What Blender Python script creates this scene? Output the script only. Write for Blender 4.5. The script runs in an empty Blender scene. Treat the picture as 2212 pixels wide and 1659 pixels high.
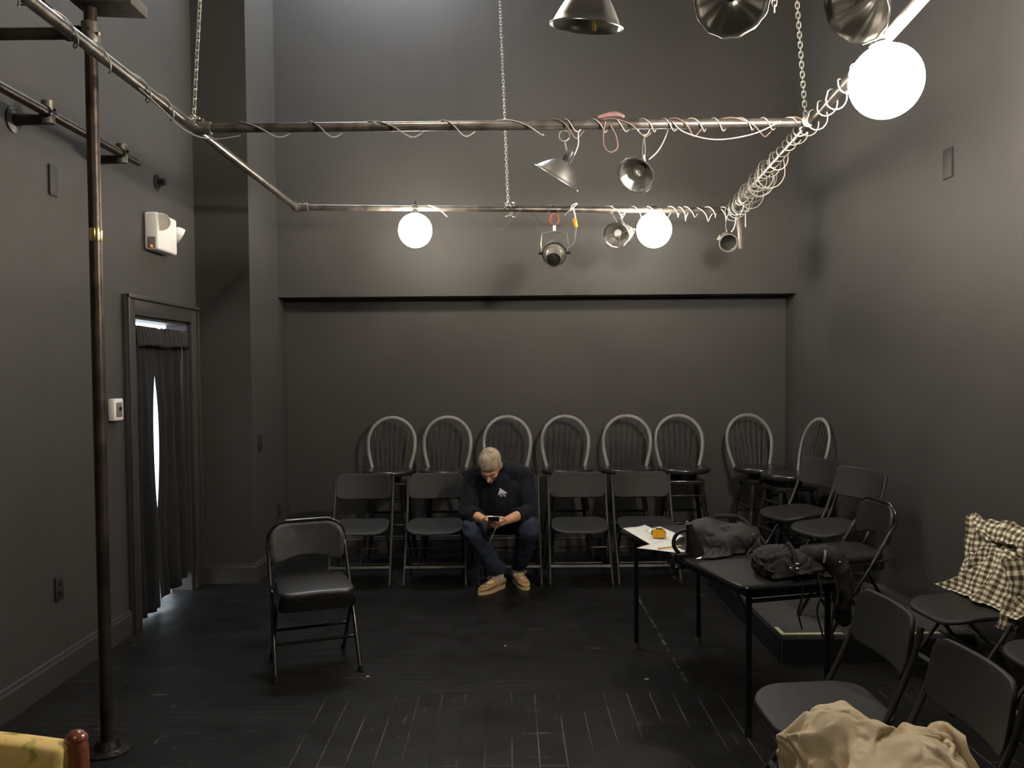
import bpy, bmesh, math, random
import numpy as np
from mathutils import Vector, Matrix, Quaternion, noise

SC = bpy.context.scene
C = SC.collection
PI = math.pi
random.seed(7)
V = Vector

# ---------------------------------------------------------------- camera
F, PX, PY = 1850.0, 1100.0, 865.0
TH, RO = math.atan(68 / F), 0.008
EYE = V((0, 0, 1.6))
r0, u0, FW = V((1, 0, 0)), V((0, math.sin(TH), math.cos(TH))), V((0, math.cos(TH), -math.sin(TH)))
RT = r0 * math.cos(RO) - u0 * math.sin(RO)
UP = u0 * math.cos(RO) + r0 * math.sin(RO)
cam = bpy.data.cameras.new('camera')
cam.sensor_width = 36
cam.lens = 36 * F / 2212
cam.shift_x = (1106 - PX) / 2212
cam.shift_y = (PY - 829.5) / 2212
cam.clip_start = 0.05
co = bpy.data.objects.new('camera', cam)
C.objects.link(co)
co.matrix_world = Matrix(((RT.x, UP.x, -FW.x, EYE.x), (RT.y, UP.y, -FW.y, EYE.y), (RT.z, UP.z, -FW.z, EYE.z), (0, 0, 0, 1)))
SC.camera = co

def ray(px, py):
    return FW + RT * ((px - PX) / F) - UP * ((py - PY) / F)
def at_y(px, py, y):
    d = ray(px, py); return EYE + d * (y / d.y)
def at_z(px, py, z):
    d = ray(px, py); return EYE + d * ((z - EYE.z) / d.z)
def at_x(px, py, x):
    d = ray(px, py); return EYE + d * (x / d.x)

# ---------------------------------------------------------------- world, exposure
SC.view_settings.view_transform = 'Standard'
SC.view_settings.look = 'None'
SC.view_settings.exposure = 0.0
SC.view_settings.gamma = 1.0
SC.view_settings.use_curve_mapping = False
SC.cycles.use_denoising = True
SC.cycles.max_bounces = 6
SC.cycles.sample_clamp_indirect = 4.0
W = bpy.data.worlds.new('daylight')
SC.world = W
W.use_nodes = True
W.node_tree.nodes['Background'].inputs[0].default_value = (0.78, 0.90, 1.0, 1)
W.node_tree.nodes['Background'].inputs[1].default_value = 3.0

def light(name, kind, loc, power, color, size=.1, rot=None, **kw):
    l = bpy.data.lights.new(name, kind)
    l.energy = power; l.color = color
    if kind == 'AREA':
        l.size = size
    else:
        l.shadow_soft_size = size
    for k, v in kw.items():
        setattr(l, k, v)
    o = bpy.data.objects.new(name, l)
    C.objects.link(o)
    o.location = loc
    if rot is not None:
        o.rotation_euler = rot
    return o
GLOBE = 200.0          # emission of the globes' upper half; dimmer lower half invented to darken the floor
# daylight through the roof light above the back wall
light('roof_daylight', 'AREA', (-1.0, 6.75, 5.52), 75, (.84, .91, 1.0), shape='RECTANGLE', size=1.3, size_y=.7)
# reading light of the clamp desk lamp on the table
DESK = V((.845, 4.36, .80))

# ---------------------------------------------------------------- materials
def mat(name, col, rough=.5, metal=0., var=.0, vscale=8., bump=0., bscale=40., spec=.5, col2=None, coat=0., emit=0., sheen=0., rvar=0.):
    m = bpy.data.materials.new(name)
    m.use_nodes = True
    nt = m.node_tree; n = nt.nodes; L = nt.links
    b = n['Principled BSDF']
    b.inputs['Base Color'].default_value = (*col, 1)
    b.inputs['Roughness'].default_value = rough
    b.inputs['Metallic'].default_value = metal
    b.inputs['Specular IOR Level'].default_value = spec
    b.inputs['Coat Weight'].default_value = coat
    b.inputs['Sheen Weight'].default_value = sheen
    if emit:
        b.inputs['Emission Color'].default_value = (*col, 1)
        b.inputs['Emission Strength'].default_value = emit
    tc = n.new('ShaderNodeTexCoord')
    if var or col2:
        t = n.new('ShaderNodeTexNoise'); t.inputs['Scale'].default_value = vscale; t.inputs['Detail'].default_value = 5
        L.new(tc.outputs['Object'], t.inputs['Vector'])
        r = n.new('ShaderNodeValToRGB')
        c2 = col2 or tuple(min(1, c * (1 + var)) for c in col)
        c1 = col if col2 else tuple(c * (1 - var) for c in col)
        r.color_ramp.elements[0].position = .35; r.color_ramp.elements[0].color = (*c1, 1)
        r.color_ramp.elements[1].position = .65; r.color_ramp.elements[1].color = (*c2, 1)
        L.new(t.outputs['Fac'], r.inputs['Fac']); L.new(r.outputs['Color'], b.inputs['Base Color'])
        if rvar:
            mr = n.new('ShaderNodeMapRange')
            mr.inputs['To Min'].default_value = rough - rvar; mr.inputs['To Max'].default_value = rough + rvar
            L.new(t.outputs['Fac'], mr.inputs['Value']); L.new(mr.outputs['Result'], b.inputs['Roughness'])
    if bump:
        t2 = n.new('ShaderNodeTexNoise'); t2.inputs['Scale'].default_value = bscale; t2.inputs['Detail'].default_value = 4
        L.new(tc.outputs['Object'], t2.inputs['Vector'])
        bp = n.new('ShaderNodeBump'); bp.inputs['Strength'].default_value = bump; bp.inputs['Distance'].default_value = .01
        L.new(t2.outputs['Fac'], bp.inputs['Height']); L.new(bp.outputs['Normal'], b.inputs['Normal'])
    return m

M = {}
M['wall'] = mat('dark_wall_paint', (.058, .055, .051), .6, var=.07, vscale=1.3, bump=.15, bscale=90, spec=.3)
M['trim'] = mat('dark_trim_paint', (.052, .047, .043), .42, var=.06, vscale=3, bump=.1, bscale=60)
M['pipe'] = mat('painted_steel_pipe', (.14, .125, .11), .34, .75, var=.35, vscale=14, bump=.1, bscale=120, rvar=.1)
M['pole'] = mat('worn_black_pipe', (.035, .027, .022), .38, .6, vscale=9, col2=(.085, .065, .05), bump=.15, bscale=110)
M['fitting'] = mat('cast_pipe_fitting', (.20, .185, .16), .45, .85, var=.3, vscale=20, bump=.2, bscale=80)
M['fitting_dark'] = mat('dark_pipe_fitting', (.04, .036, .032), .35, .7, var=.3, vscale=20, bump=.2, bscale=80)
M['brass'] = mat('brass_collar', (.85, .68, .30), .22, 1.0, var=.1)
M['chain'] = mat('zinc_chain', (.72, .70, .64), .3, .9, var=.1, vscale=30)
M['alu'] = mat('spun_aluminium', (.90, .89, .86), .30, 1.0, var=.04, vscale=6, rvar=.05)
M['socket'] = mat('black_lamp_socket', (.02, .02, .02), .45)
M['cable_grey'] = mat('grey_lamp_cord', (.25, .25, .23), .4, var=.15)
M['cable_white'] = mat('pale_lamp_cord', (.62, .58, .48), .4, var=.1)
M['cable_brown'] = mat('brown_lamp_cord', (.16, .10, .08), .45, var=.15)
M['cable_black'] = mat('black_lamp_cord', (.025, .024, .023), .45)
M['glow'] = mat('lit_frosted_bulb', (1.0, .90, .76), .4, emit=GLOBE)
def half_lit(m, lo, hi):
    n, L = m.node_tree.nodes, m.node_tree.links
    tc = n.new('ShaderNodeTexCoord'); sp = n.new('ShaderNodeSeparateXYZ'); L.new(tc.outputs['Object'], sp.inputs[0])
    mr = n.new('ShaderNodeMapRange'); mr.interpolation_type = 'SMOOTHSTEP'
    mr.inputs['From Min'].default_value = -.05; mr.inputs['From Max'].default_value = .04; mr.inputs['To Min'].default_value = lo; mr.inputs['To Max'].default_value = hi
    L.new(sp.outputs['Z'], mr.inputs['Value']); L.new(mr.outputs['Result'], n['Principled BSDF'].inputs['Emission Strength'])
half_lit(M['glow'], 15.0, GLOBE)
M['glow_hot'] = mat('lit_frosted_bulb_bright', (1.0, .90, .78), .4, emit=GLOBE)
half_lit(M['glow_hot'], 50.0, GLOBE * 4.8)
M['white'] = mat('white_plastic', (.90, .88, .83), .35, var=.03)
M['lens'] = mat('frosted_lens', (.62, .58, .50), .25, var=.1)
M['red'] = mat('red_indicator', (1.0, .08, .04), .3, emit=3.0)
M['greyscreen'] = mat('grey_display', (.22, .22, .20), .3)
M['black'] = mat('black_steel', (.012, .012, .0125), .38, .0, var=.2, vscale=20, spec=.6)
M['blackgloss'] = mat('black_enamel_tube', (.011, .011, .011), .22, 0, coat=.4, spec=.6)
M['vinyl'] = mat('black_vinyl', (.014, .0135, .013), .33, bump=.25, bscale=260, spec=.7, coat=.15)
M['plastic'] = mat('charcoal_moulded_plastic', (.026, .025, .023), .5, var=.12, vscale=25, bump=.25, bscale=420, spec=.45)
M['chairtube'] = mat('grey_black_chair_tube', (.045, .044, .040), .4, .3, var=.1)
M['crossbar'] = mat('worn_cross_bar', (.10, .098, .09), .5, .2, var=.15, vscale=30)
M['rubber'] = mat('black_rubber', (.012, .012, .012), .7)
M['spindle'] = mat('matt_black_wood', (.020, .019, .018), .5)
M['stool'] = mat('black_painted_wood', (.020, .019, .018), .25, var=.15, vscale=10, spec=.6, coat=.25)
M['hoop'] = mat('lamplit_black_bentwood', (.20, .188, .168), .42, var=.2, vscale=7, bump=.1, bscale=60, coat=.1)  # paler than the stool wood: lamplight on the hoops put into the colour
M['tabletop'] = mat('black_vinyl_table_top', (.020, .019, .0185), .42, var=.2, vscale=9, bump=.25, bscale=200)
M['paper'] = mat('white_paper', (.82, .80, .74), .6, var=.02)
M['yellow'] = mat('yellow_plastic', (.85, .42, .02), .35)
M['pencil'] = mat('pencil_yellow', (.72, .42, .10), .4)
M['lampblack'] = mat('black_desk_lamp', (.010, .010, .010), .4, spec=.5)
M['bulb_small'] = mat('lit_desk_bulb', (1.0, .88, .70), .4, emit=60)
M['nylon'] = mat('black_nylon', (.030, .0285, .027), .62, var=.2, vscale=14, bump=.35, bscale=300, spec=.35)
M['darkcloth'] = mat('charcoal_cloth', (.040, .037, .036), .8, var=.2, vscale=18, bump=.4, bscale=260, spec=.2)
M['buckle'] = mat('bright_metal_buckle', (.85, .80, .68), .2, 1.0)
M['tan'] = mat('tan_cotton', (.72, .59, .39), .8, var=.06, vscale=9, bump=.25, bscale=420, spec=.2, sheen=.15)
M['glowtape'] = mat('pale_glow_tape', (.62, .60, .33), .55, var=.12, vscale=30)
M['riser'] = mat('grey_riser_carpet', (.078, .073, .067), .85, var=.25, vscale=60, bump=.5, bscale=300, spec=.15)
M['skin'] = mat('skin', (.78, .44, .27), .5, var=.10, vscale=22, bump=.15, bscale=140, spec=.4)
M['hair'] = mat('short_fair_grey_hair', (.30, .22, .14), .55, vscale=24, col2=(.62, .52, .38), bump=.45, bscale=520)
M['navy'] = mat('navy_sweater', (.0085, .0095, .0155), .85, var=.2, vscale=30, bump=.4, bscale=330, spec=.2, sheen=.05)
M['jeans'] = mat('blue_denim', (.026, .037, .065), .8, vscale=7, col2=(.060, .075, .115), bump=.4, bscale=380, spec=.2)
M['shoe'] = mat('tan_leather', (.62, .38, .17), .5, var=.14, vscale=18, bump=.2, bscale=120)
M['shoe_pale'] = mat('pale_suede', (.80, .68, .45), .6, var=.1, vscale=20)
M['sole'] = mat('cream_rubber_sole', (.72, .58, .36), .55, var=.1)
M['sock'] = mat('pale_sock', (.74, .71, .63), .85, bump=.4, bscale=200)
M['logo'] = mat('pale_logo_print', (.78, .82, .92), .6)
M['phone'] = mat('dark_phone_back', (.045, .038, .032), .25, coat=.4)
M['phone_edge'] = mat('silver_phone_edge', (.85, .84, .82), .25, .6)
M['screen'] = mat('lit_phone_screen', (.75, .85, 1.0), .2, emit=.8)
M['wood'] = mat('red_brown_wood', (.20, .06, .038), .28, vscale=12, col2=(.30, .10, .06), coat=.4)
M['plank'] = mat('rough_dark_timber', (.05, .043, .036), .7, var=.3, vscale=6, bump=.4, bscale=40)
M['curtain'] = mat('black_curtain_cloth', (.016, .0155, .016), .85, var=.2, vscale=12, bump=.3, bscale=240, spec=.2, sheen=.05)
M['ruffle'] = mat('faded_curtain_heading', (.034, .031, .030), .85, var=.2, vscale=12, bump=.3, bscale=240, spec=.2)
M['plate'] = mat('dark_cover_plate', (.022, .020, .019), .6, var=.1)
M['slot'] = mat('socket_slot', (.006, .006, .006), .6)
M['redclamp'] = mat('faded_red_plastic', (.42, .13, .09), .4)
M['greymetal'] = mat('grey_metal_housing', (.30, .28, .24), .4, .6, var=.15, vscale=15)
M['pinkcloth'] = mat('faded_red_tape', (.13, .065, .058), .7, var=.2, vscale=30)
M['eye'] = mat('eye_white', (.7, .66, .6), .2)
M['brow'] = mat('brow_hair', (.30, .20, .12), .7)

def nodes_of(name):
    m = bpy.data.materials.new(name); m.use_nodes = True
    return m, m.node_tree.nodes, m.node_tree.links, m.node_tree.nodes['Principled BSDF']

def floor_material():
    m, n, L, b = nodes_of('black_painted_boards')
    tc = n.new('ShaderNodeTexCoord')
    def mul(sock, v):
        x = n.new('ShaderNodeVectorMath'); x.operation = 'MULTIPLY'; x.inputs[1].default_value = v
        L.new(sock, x.inputs[0]); return x.outputs[0]
    def bricks(vec, bw, rh):
        t = n.new('ShaderNodeTexBrick')
        t.inputs['Scale'].default_value = 1; t.inputs['Brick Width'].default_value = bw; t.inputs['Row Height'].default_value = rh
        t.inputs['Mortar Size'].default_value = .003; t.inputs['Mortar Smooth'].default_value = .3
        t.inputs['Color1'].default_value = (.8, .8, .8, 1); t.inputs['Color2'].default_value = (1, 1, 1, 1); t.offset = .37
        L.new(vec, t.inputs['Vector']); return t
    sep = n.new('ShaderNodeSeparateXYZ'); L.new(tc.outputs['Object'], sep.inputs[0])
    swap = n.new('ShaderNodeCombineXYZ'); L.new(sep.outputs['Y'], swap.inputs['X']); L.new(sep.outputs['X'], swap.inputs['Y'])
    along_y = bricks(swap.outputs[0], 1.7, .113)
    along_x = bricks(tc.outputs['Object'], 2.6, .062)
    lt = n.new('ShaderNodeMath'); lt.operation = 'LESS_THAN'; lt.inputs[1].default_value = 4.16; L.new(sep.outputs['Y'], lt.inputs[0])
    gt = n.new('ShaderNodeMath'); gt.operation = 'GREATER_THAN'; gt.inputs[1].default_value = -.98; L.new(sep.outputs['X'], gt.inputs[0])
    mk = n.new('ShaderNodeMath'); mk.operation = 'MULTIPLY'; L.new(lt.outputs[0], mk.inputs[0]); L.new(gt.outputs[0], mk.inputs[1])
    def mix(fac, a, c):
        x = n.new('ShaderNodeMix'); x.data_type = 'RGBA'
        L.new(fac, x.inputs['Factor'])
        for s, i in ((a, 6), (c, 7)):
            if isinstance(s, tuple): x.inputs[i].default_value = s
            else: L.new(s, x.inputs[i])
        return x.outputs[2]
    def noise_(scale, vec, lo, hi, detail=5):
        t = n.new('ShaderNodeTexNoise'); t.inputs['Scale'].default_value = scale; t.inputs['Detail'].default_value = detail
        L.new(vec, t.inputs['Vector'])
        r = n.new('ShaderNodeMapRange'); r.inputs['From Min'].default_value = lo; r.inputs['From Max'].default_value = hi
        L.new(t.outputs['Fac'], r.inputs['Value']); return r.outputs['Result'], t
    tone = mix(mk.outputs[0], along_x.outputs['Color'], along_y.outputs['Color'])
    gap = n.new('ShaderNodeMix'); L.new(mk.outputs[0], gap.inputs[0]); 
    dim = n.new('ShaderNodeMath'); dim.operation = 'MULTIPLY'; dim.inputs[1].default_value = .25; L.new(along_x.outputs['Fac'], dim.inputs[0])
    L.new(dim.outputs[0], gap.inputs[2]); L.new(along_y.outputs['Fac'], gap.inputs[3])
    worn, _ = noise_(2.2, tc.outputs['Object'], .42, .66)
    gw = n.new('ShaderNodeMath'); gw.operation = 'MULTIPLY'; L.new(gap.outputs[0], gw.inputs[0]); L.new(worn, gw.inputs[1])
    base = n.new('ShaderNodeMix'); base.data_type = 'RGBA'; base.blend_type = 'MULTIPLY'; base.inputs['Factor'].default_value = .8
    base.inputs[6].default_value = (.0105, .0100, .0093, 1); L.new(tone, base.inputs[7])
    patch, _ = noise_(.9, tc.outputs['Object'], .4, .7)
    pf = n.new('ShaderNodeMath'); pf.operation = 'MULTIPLY'; pf.inputs[1].default_value = .55; L.new(patch, pf.inputs[0])
    c1 = mix(pf.outputs[0], base.outputs[2], (.0165, .0157, .0146, 1))
    c2 = mix(gw.outputs[0], c1, (.15, .14, .13, 1))
    # scuffs: short streaks and flecks
    sv = mul(tc.outputs['Object'], (3.0, 22.0, 1)); s1, _ = noise_(1.6, sv, .66, .78)
    sv2 = mul(tc.outputs['Object'], (17.0, 3.4, 1)); s2, _ = noise_(1.5, sv2, .68, .79)
    fl, _ = noise_(46., tc.outputs['Object'], .71, .78, 2)
    mx = n.new('ShaderNodeMath'); mx.operation = 'MAXIMUM'; L.new(s1, mx.inputs[0]); L.new(s2, mx.inputs[1])
    sc = n.new('ShaderNodeMath'); sc.operation = 'MULTIPLY'; sc.inputs[1].default_value = .75; L.new(mx.outputs[0], sc.inputs[0])
    c3 = mix(sc.outputs[0], c2, (.13, .125, .115, 1))
    fs = n.new('ShaderNodeMath'); fs.operation = 'MULTIPLY'; fs.inputs[1].default_value = .7; L.new(fl, fs.inputs[0])
    c4 = mix(fs.outputs[0], c3, (.26, .25, .235, 1))
    # worn chalk line on the boards beside the table
    def math_(op, a, v=None, w=None):
        x = n.new('ShaderNodeMath'); x.operation = op
        for i, q in enumerate((a, v, w)):
            if q is None: continue
            if isinstance(q, (int, float)): x.inputs[i].default_value = q
            else: L.new(q, x.inputs[i])
        return x.outputs[0]
    wob = n.new('ShaderNodeTexNoise'); wob.inputs['Scale'].default_value = 30; L.new(tc.outputs['Object'], wob.inputs['Vector'])
    off = math_('ABSOLUTE', math_('SUBTRACT', math_('ADD', sep.outputs['X'], math_('MULTIPLY', wob.outputs['Fac'], .02)), .90))
    near = math_('LESS_THAN', off, .009)
    span = math_('MULTIPLY', math_('GREATER_THAN', sep.outputs['Y'], 4.3), math_('LESS_THAN', sep.outputs['Y'], 5.95))
    gaps, _ = noise_(9., tc.outputs['Object'], .46, .60)
    ch = math_('MULTIPLY', math_('MULTIPLY', near, span), math_('MULTIPLY', gaps, .55))
    c4 = mix(ch, c4, (.22, .215, .20, 1))
    L.new(c4, b.inputs['Base Color'])
    rr, t = noise_(5., tc.outputs['Object'], .3, .7)
    mr = n.new('ShaderNodeMapRange'); mr.inputs['To Min'].default_value = .38; mr.inputs['To Max'].default_value = .58
    L.new(rr, mr.inputs['Value']); L.new(mr.outputs['Result'], b.inputs['Roughness'])
    bp = n.new('ShaderNodeBump'); bp.inputs['Strength'].default_value = .25; bp.inputs['Distance'].default_value = .004; bp.invert = True
    L.new(gap.outputs[0], bp.inputs['Height']); L.new(bp.outputs['Normal'], b.inputs['Normal'])
    b.inputs['Specular IOR Level'].default_value = .24
    return m
M['floor'] = floor_material()

def gingham_material():
    m, n, L, b = nodes_of('cream_and_brown_gingham')
    uv = n.new('ShaderNodeUVMap'); uv.uv_map = 'weave'
    sep = n.new('ShaderNodeSeparateXYZ'); L.new(uv.outputs[0], sep.inputs[0])
    outs = []
    for ax in ('X', 'Y'):
        f = n.new('ShaderNodeMath'); f.operation = 'FRACT'; L.new(sep.outputs[ax], f.inputs[0])
        g = n.new('ShaderNodeMath'); g.operation = 'LESS_THAN'; g.inputs[1].default_value = .5; L.new(f.outputs[0], g.inputs[0])
        outs.append(g.outputs[0])
    s = n.new('ShaderNodeMath'); s.operation = 'ADD'; L.new(outs[0], s.inputs[0]); L.new(outs[1], s.inputs[1])
    h = n.new('ShaderNodeMath'); h.operation = 'MULTIPLY'; h.inputs[1].default_value = .5; L.new(s.outputs[0], h.inputs[0])
    r = n.new('ShaderNodeValToRGB'); r.color_ramp.interpolation = 'CONSTANT'
    e = r.color_ramp.elements
    e[0].position = 0; e[0].color = (.84, .78, .60, 1)
    e[1].position = .25; e[1].color = (.30, .255, .165, 1)
    e2 = e.new(.75); e2.color = (.075, .060, .040, 1)
    L.new(h.outputs[0], r.inputs['Fac']); L.new(r.outputs['Color'], b.inputs['Base Color'])
    b.inputs['Roughness'].default_value = .85; b.inputs['Specular IOR Level'].default_value = .2
    return m
M['gingham'] = gingham_material()

def floral_material():
    m, n, L, b = nodes_of('yellow_floral_upholstery')
    tc = n.new('ShaderNodeTexCoord')
    vo = n.new('ShaderNodeTexNoise'); vo.inputs['Scale'].default_value = 21; vo.inputs['Detail'].default_value = 4; vo.inputs['Distortion'].default_value = .35
    L.new(tc.outputs['Object'], vo.inputs['Vector'])
    r = n.new('ShaderNodeValToRGB'); e = r.color_ramp.elements
    e[0].position = .30; e[0].color = (.26, .19, .05, 1)
    e[1].position = .72; e[1].color = (.85, .68, .34, 1)
    for p, c in ((.40, (.55, .47, .12, 1)), (.47, (.88, .62, .20, 1)), (.58, (.82, .60, .22, 1))):
        x = e.new(p); x.color = c
    L.new(vo.outputs['Fac'], r.inputs['Fac']); L.new(r.outputs['Color'], b.inputs['Base Color'])
    b.inputs['Roughness'].default_value = .8
    return m
M['floral'] = floral_material()

# ---------------------------------------------------------------- mesh helpers
class MB:
    def __init__(s): s.v = []; s.f = []
    def add(s, v, f):
        o = len(s.v); s.v += [V(p) for p in v]; s.f += [tuple(i + o for i in q) for q in f]; return s
    def box(s, c, d, R=None, bev=0., seg=2):
        bm = bmesh.new(); bmesh.ops.create_cube(bm, size=1)
        for v in bm.verts: v.co = V((v.co.x * d[0], v.co.y * d[1], v.co.z * d[2]))
        if bev: bmesh.ops.bevel(bm, geom=bm.edges[:], offset=bev, segments=seg, affect='EDGES', profile=.5)
        bm.verts.index_update()
        R = R or Matrix.Identity(3)
        s.add([R @ v.co + V(c) for v in bm.verts], [[v.index for v in f.verts] for f in bm.faces]); bm.free(); return s
    def tube(s, pts, r, seg=10, closed=False, cap=True, flat=1.0):
        pts = [V(p) for p in pts]; n = len(pts); rs = r if isinstance(r, (list, tuple)) else [r] * n
        T = []
        for i in range(n):
            a = pts[(i - 1) % n] if (closed or i) else pts[0]
            b = pts[(i + 1) % n] if (closed or i < n - 1) else pts[-1]
            t = b - a; T.append(t.normalized() if t.length > 1e-9 else V((0, 0, 1)))
        up = V((0, 0, 1)) if abs(T[0].z) < .9 else V((1, 0, 0))
        x = (up - T[0] * up.dot(T[0])).normalized(); vs = []
        for i in range(n):
            if i:
                q = T[i - 1].rotation_difference(T[i]); x = q @ x
                x = (x - T[i] * x.dot(T[i])).normalized()
            y = T[i].cross(x)
            for k in range(seg):
                a = 2 * PI * k / seg
                vs.append(pts[i] + x * (rs[i] * math.cos(a)) + y * (rs[i] * flat * math.sin(a)))
        fs = []
        for i in range(n if closed else n - 1):
            j = (i + 1) % n
            for k in range(seg):
                l = (k + 1) % seg
                fs.append((i * seg + k, i * seg + l, j * seg + l, j * seg + k))
        if cap and not closed:
            fs.append(tuple(range(seg))[::-1]); fs.append(tuple((n - 1) * seg + k for k in range(seg)))
        return s.add(vs, fs)
    def cyl(s, a, b, r, r2=None, seg=16):
        return s.tube([a, b], [r, r if r2 is None else r2], seg)
    def lathe(s, prof, c=(0, 0, 0), R=None, seg=24, rib=0, ribd=0.):
        R = R or Matrix.Identity(3); vs = []; fs = []
        for (r, z) in prof:
            for k in range(seg):
                a = 2 * PI * k / seg; rr = r * (1 + ribd * math.cos(rib * a)) if rib else r
                vs.append(R @ V((rr * math.cos(a), rr * math.sin(a), z)) + V(c))
        for i in range(len(prof) - 1):
            for k in range(seg):
                l = (k + 1) % seg
                fs.append((i * seg + k, i * seg + l, (i + 1) * seg + l, (i + 1) * seg + k))
        return s.add(vs, fs)
    def ball(s, c, rad, R=None, u=20, w=12):
        rad = (rad,) * 3 if not hasattr(rad, '__len__') else rad
        R = R or Matrix.Identity(3); vs = []; fs = []
        for i in range(w + 1):
            p = PI * i / w
            for k in range(u):
                a = 2 * PI * k / u
                vs.append(R @ V((rad[0] * math.sin(p) * math.cos(a), rad[1] * math.sin(p) * math.sin(a), rad[2] * math.cos(p))) + V(c))
        for i in range(w):
            for k in range(u):
                l = (k + 1) % u
                fs.append((i * u + k, (i + 1) * u + k, (i + 1) * u + l, i * u + l))
        return s.add(vs, fs)
    def limb(s, pts, rad, seg=14, sub=5):
        """rounded tapering tube through pts"""
        P, Rr = smooth(pts, rad, sub)
        d0 = (P[0] - P[1]).normalized(); d1 = (P[-1] - P[-2]).normalized()
        A = [P[0] + d0 * Rr[0] * math.sin(a) for a in (1.5, 1.1, .6)]; ra = [Rr[0] * math.cos(a) for a in (1.5, 1.1, .6)]
        B = [P[-1] + d1 * Rr[-1] * math.sin(a) for a in (.6, 1.1, 1.5)]; rb = [Rr[-1] * math.cos(a) for a in (.6, 1.1, 1.5)]
        return s.tube(A + P + B, ra + Rr + rb, seg)
    def prism(s, outline, z0, z1, R=None, c=(0, 0, 0)):
        n = len(outline); R = R or Matrix.Identity(3)
        vs = [R @ V((x, y, z0)) + V(c) for x, y in outline] + [R @ V((x, y, z1)) + V(c) for x, y in outline]
        fs = [tuple(range(n))[::-1], tuple(range(n, 2 * n))] + [(i, (i + 1) % n, n + (i + 1) % n, n + i) for i in range(n)]
        return s.add(vs, fs)
    def build(s, name, m, parent=None, smooth=True, angle=40, loc=None):
        me = bpy.data.meshes.new(name)
        me.from_pydata([tuple(p) for p in s.v], [], s.f); me.update()
        bm = bmesh.new(); bm.from_mesh(me); bmesh.ops.recalc_face_normals(bm, faces=bm.faces[:]); bm.to_mesh(me); bm.free()
        if smooth:
            me.polygons.foreach_set('use_smooth', [True] * len(me.polygons)); me.set_sharp_from_angle(angle=math.radians(angle))
        me.materials.append(m)
        o = bpy.data.objects.new(name, me); C.objects.link(o)
        if parent is not None: o.parent = parent
        if loc is not None: o.location = loc
        return o

def smooth(pts, rad, sub):
    pts = [V(p) for p in pts]; n = len(pts); rad = rad if isinstance(rad, (list, tuple)) else [rad] * n
    P, R = [], []
    for i in range(n - 1):
        p0, p1, p2, p3 = pts[max(i - 1, 0)], pts[i], pts[i + 1], pts[min(i + 2, n - 1)]
        for k in range(sub):
            t = k / sub
            P.append(.5 * ((2 * p1) + (p2 - p0) * t + (2 * p0 - 5 * p1 + 4 * p2 - p3) * t * t + (3 * p1 - p0 - 3 * p2 + p3) * t ** 3))
            R.append(rad[i] + (rad[i + 1] - rad[i]) * t)
    P.append(pts[-1]); R.append(rad[-1])
    return P, R
def curve(pts, sub=8): return smooth(pts, 1, sub)[0]

def put(o, label=None, cat=None, group=None, kind=None):
    if label: o['label'] = label
    if cat: o['category'] = cat
    if group: o['group'] = group
    if kind: o['kind'] = kind
    return o
def thing(name, label, cat, loc=(0, 0, 0), rz=0., group=None):
    o = bpy.data.objects.new(name, None); C.objects.link(o); o.empty_display_size = .1
    o.location = loc; o.rotation_euler = (0, 0, rz)
    return put(o, label, cat, group)
def copy_thing(src, loc, rz, label, group=None):
    r = src.copy(); C.objects.link(r); r.location = loc; r.rotation_euler = (0, 0, rz); r['label'] = label
    if group: r['group'] = group
    for ch in list(src.children):
        c = ch.copy(); C.objects.link(c); c.parent = r
        for g in list(ch.children):
            d = g.copy(); C.objects.link(d); d.parent = c
    return r
def struct(mb, name, m, **kw):
    return put(mb.build(name, m, **kw), kind='structure')
def aim(d, up=(0, 0, 1)):
    """rotation whose local +Z points along d"""
    z = V(d).normalized(); up = V(up)
    if abs(z.dot(up)) > .98: up = V((0, 1, 0))
    x = up.cross(z).normalized(); y = z.cross(x)
    return Matrix((x, y, z)).transposed()
def remesh(mb, voxel, iters=6, disp=None):
    """one continuous surface out of overlapping closed shapes"""
    me = bpy.data.meshes.new('tmp'); me.from_pydata([tuple(p) for p in mb.v], [], mb.f); me.update()
    bm = bmesh.new(); bm.from_mesh(me); bmesh.ops.recalc_face_normals(bm, faces=bm.faces[:]); bm.to_mesh(me); bm.free()
    o = bpy.data.objects.new('tmp', me); C.objects.link(o)
    r = o.modifiers.new('r', 'REMESH'); r.mode = 'VOXEL'; r.voxel_size = voxel
    if iters:
        s = o.modifiers.new('s', 'SMOOTH'); s.factor = .5; s.iterations = iters
    dg = bpy.context.evaluated_depsgraph_get()
    e = o.evaluated_get(dg); m2 = e.to_mesh()
    out = MB()
    vs = [v.co.copy() for v in m2.vertices]
    if disp:
        ns = [v.normal.copy() for v in m2.vertices]
        vs = [p + nn * disp(p) for p, nn in zip(vs, ns)]
    out.add(vs, [tuple(p.vertices) for p in m2.polygons])
    e.to_mesh_clear()
    bpy.data.objects.remove(o); bpy.data.meshes.remove(me)
    return out
def fold_noise(scale, amp, seed=0., squash=(1, 1, 1)):
    off = V((seed, seed * 1.7, -seed))
    def f(p):
        q = V((p.x * squash[0], p.y * squash[1], p.z * squash[2])) * scale + off
        a = noise.noise(q); b = noise.noise(q * 2.3 + V((3, 1, 7)))
        return amp * ((1 - abs(a) * 2.2) * .8 + b * .4)
    return f
# ================================================================ room
XL, XRET, YRET, YU, YB, ZC = -2.335, -1.93, 6.42, 7.20, 7.44, 5.6
def xr(y): return 2.40 + (7.44 - y) * .045
Y0 = -2.2
m = MB(); m.box((.2, 2.7, -.06), (6.0, 10.2, .12)); struct(m, 'floor', M['floor'])
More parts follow.
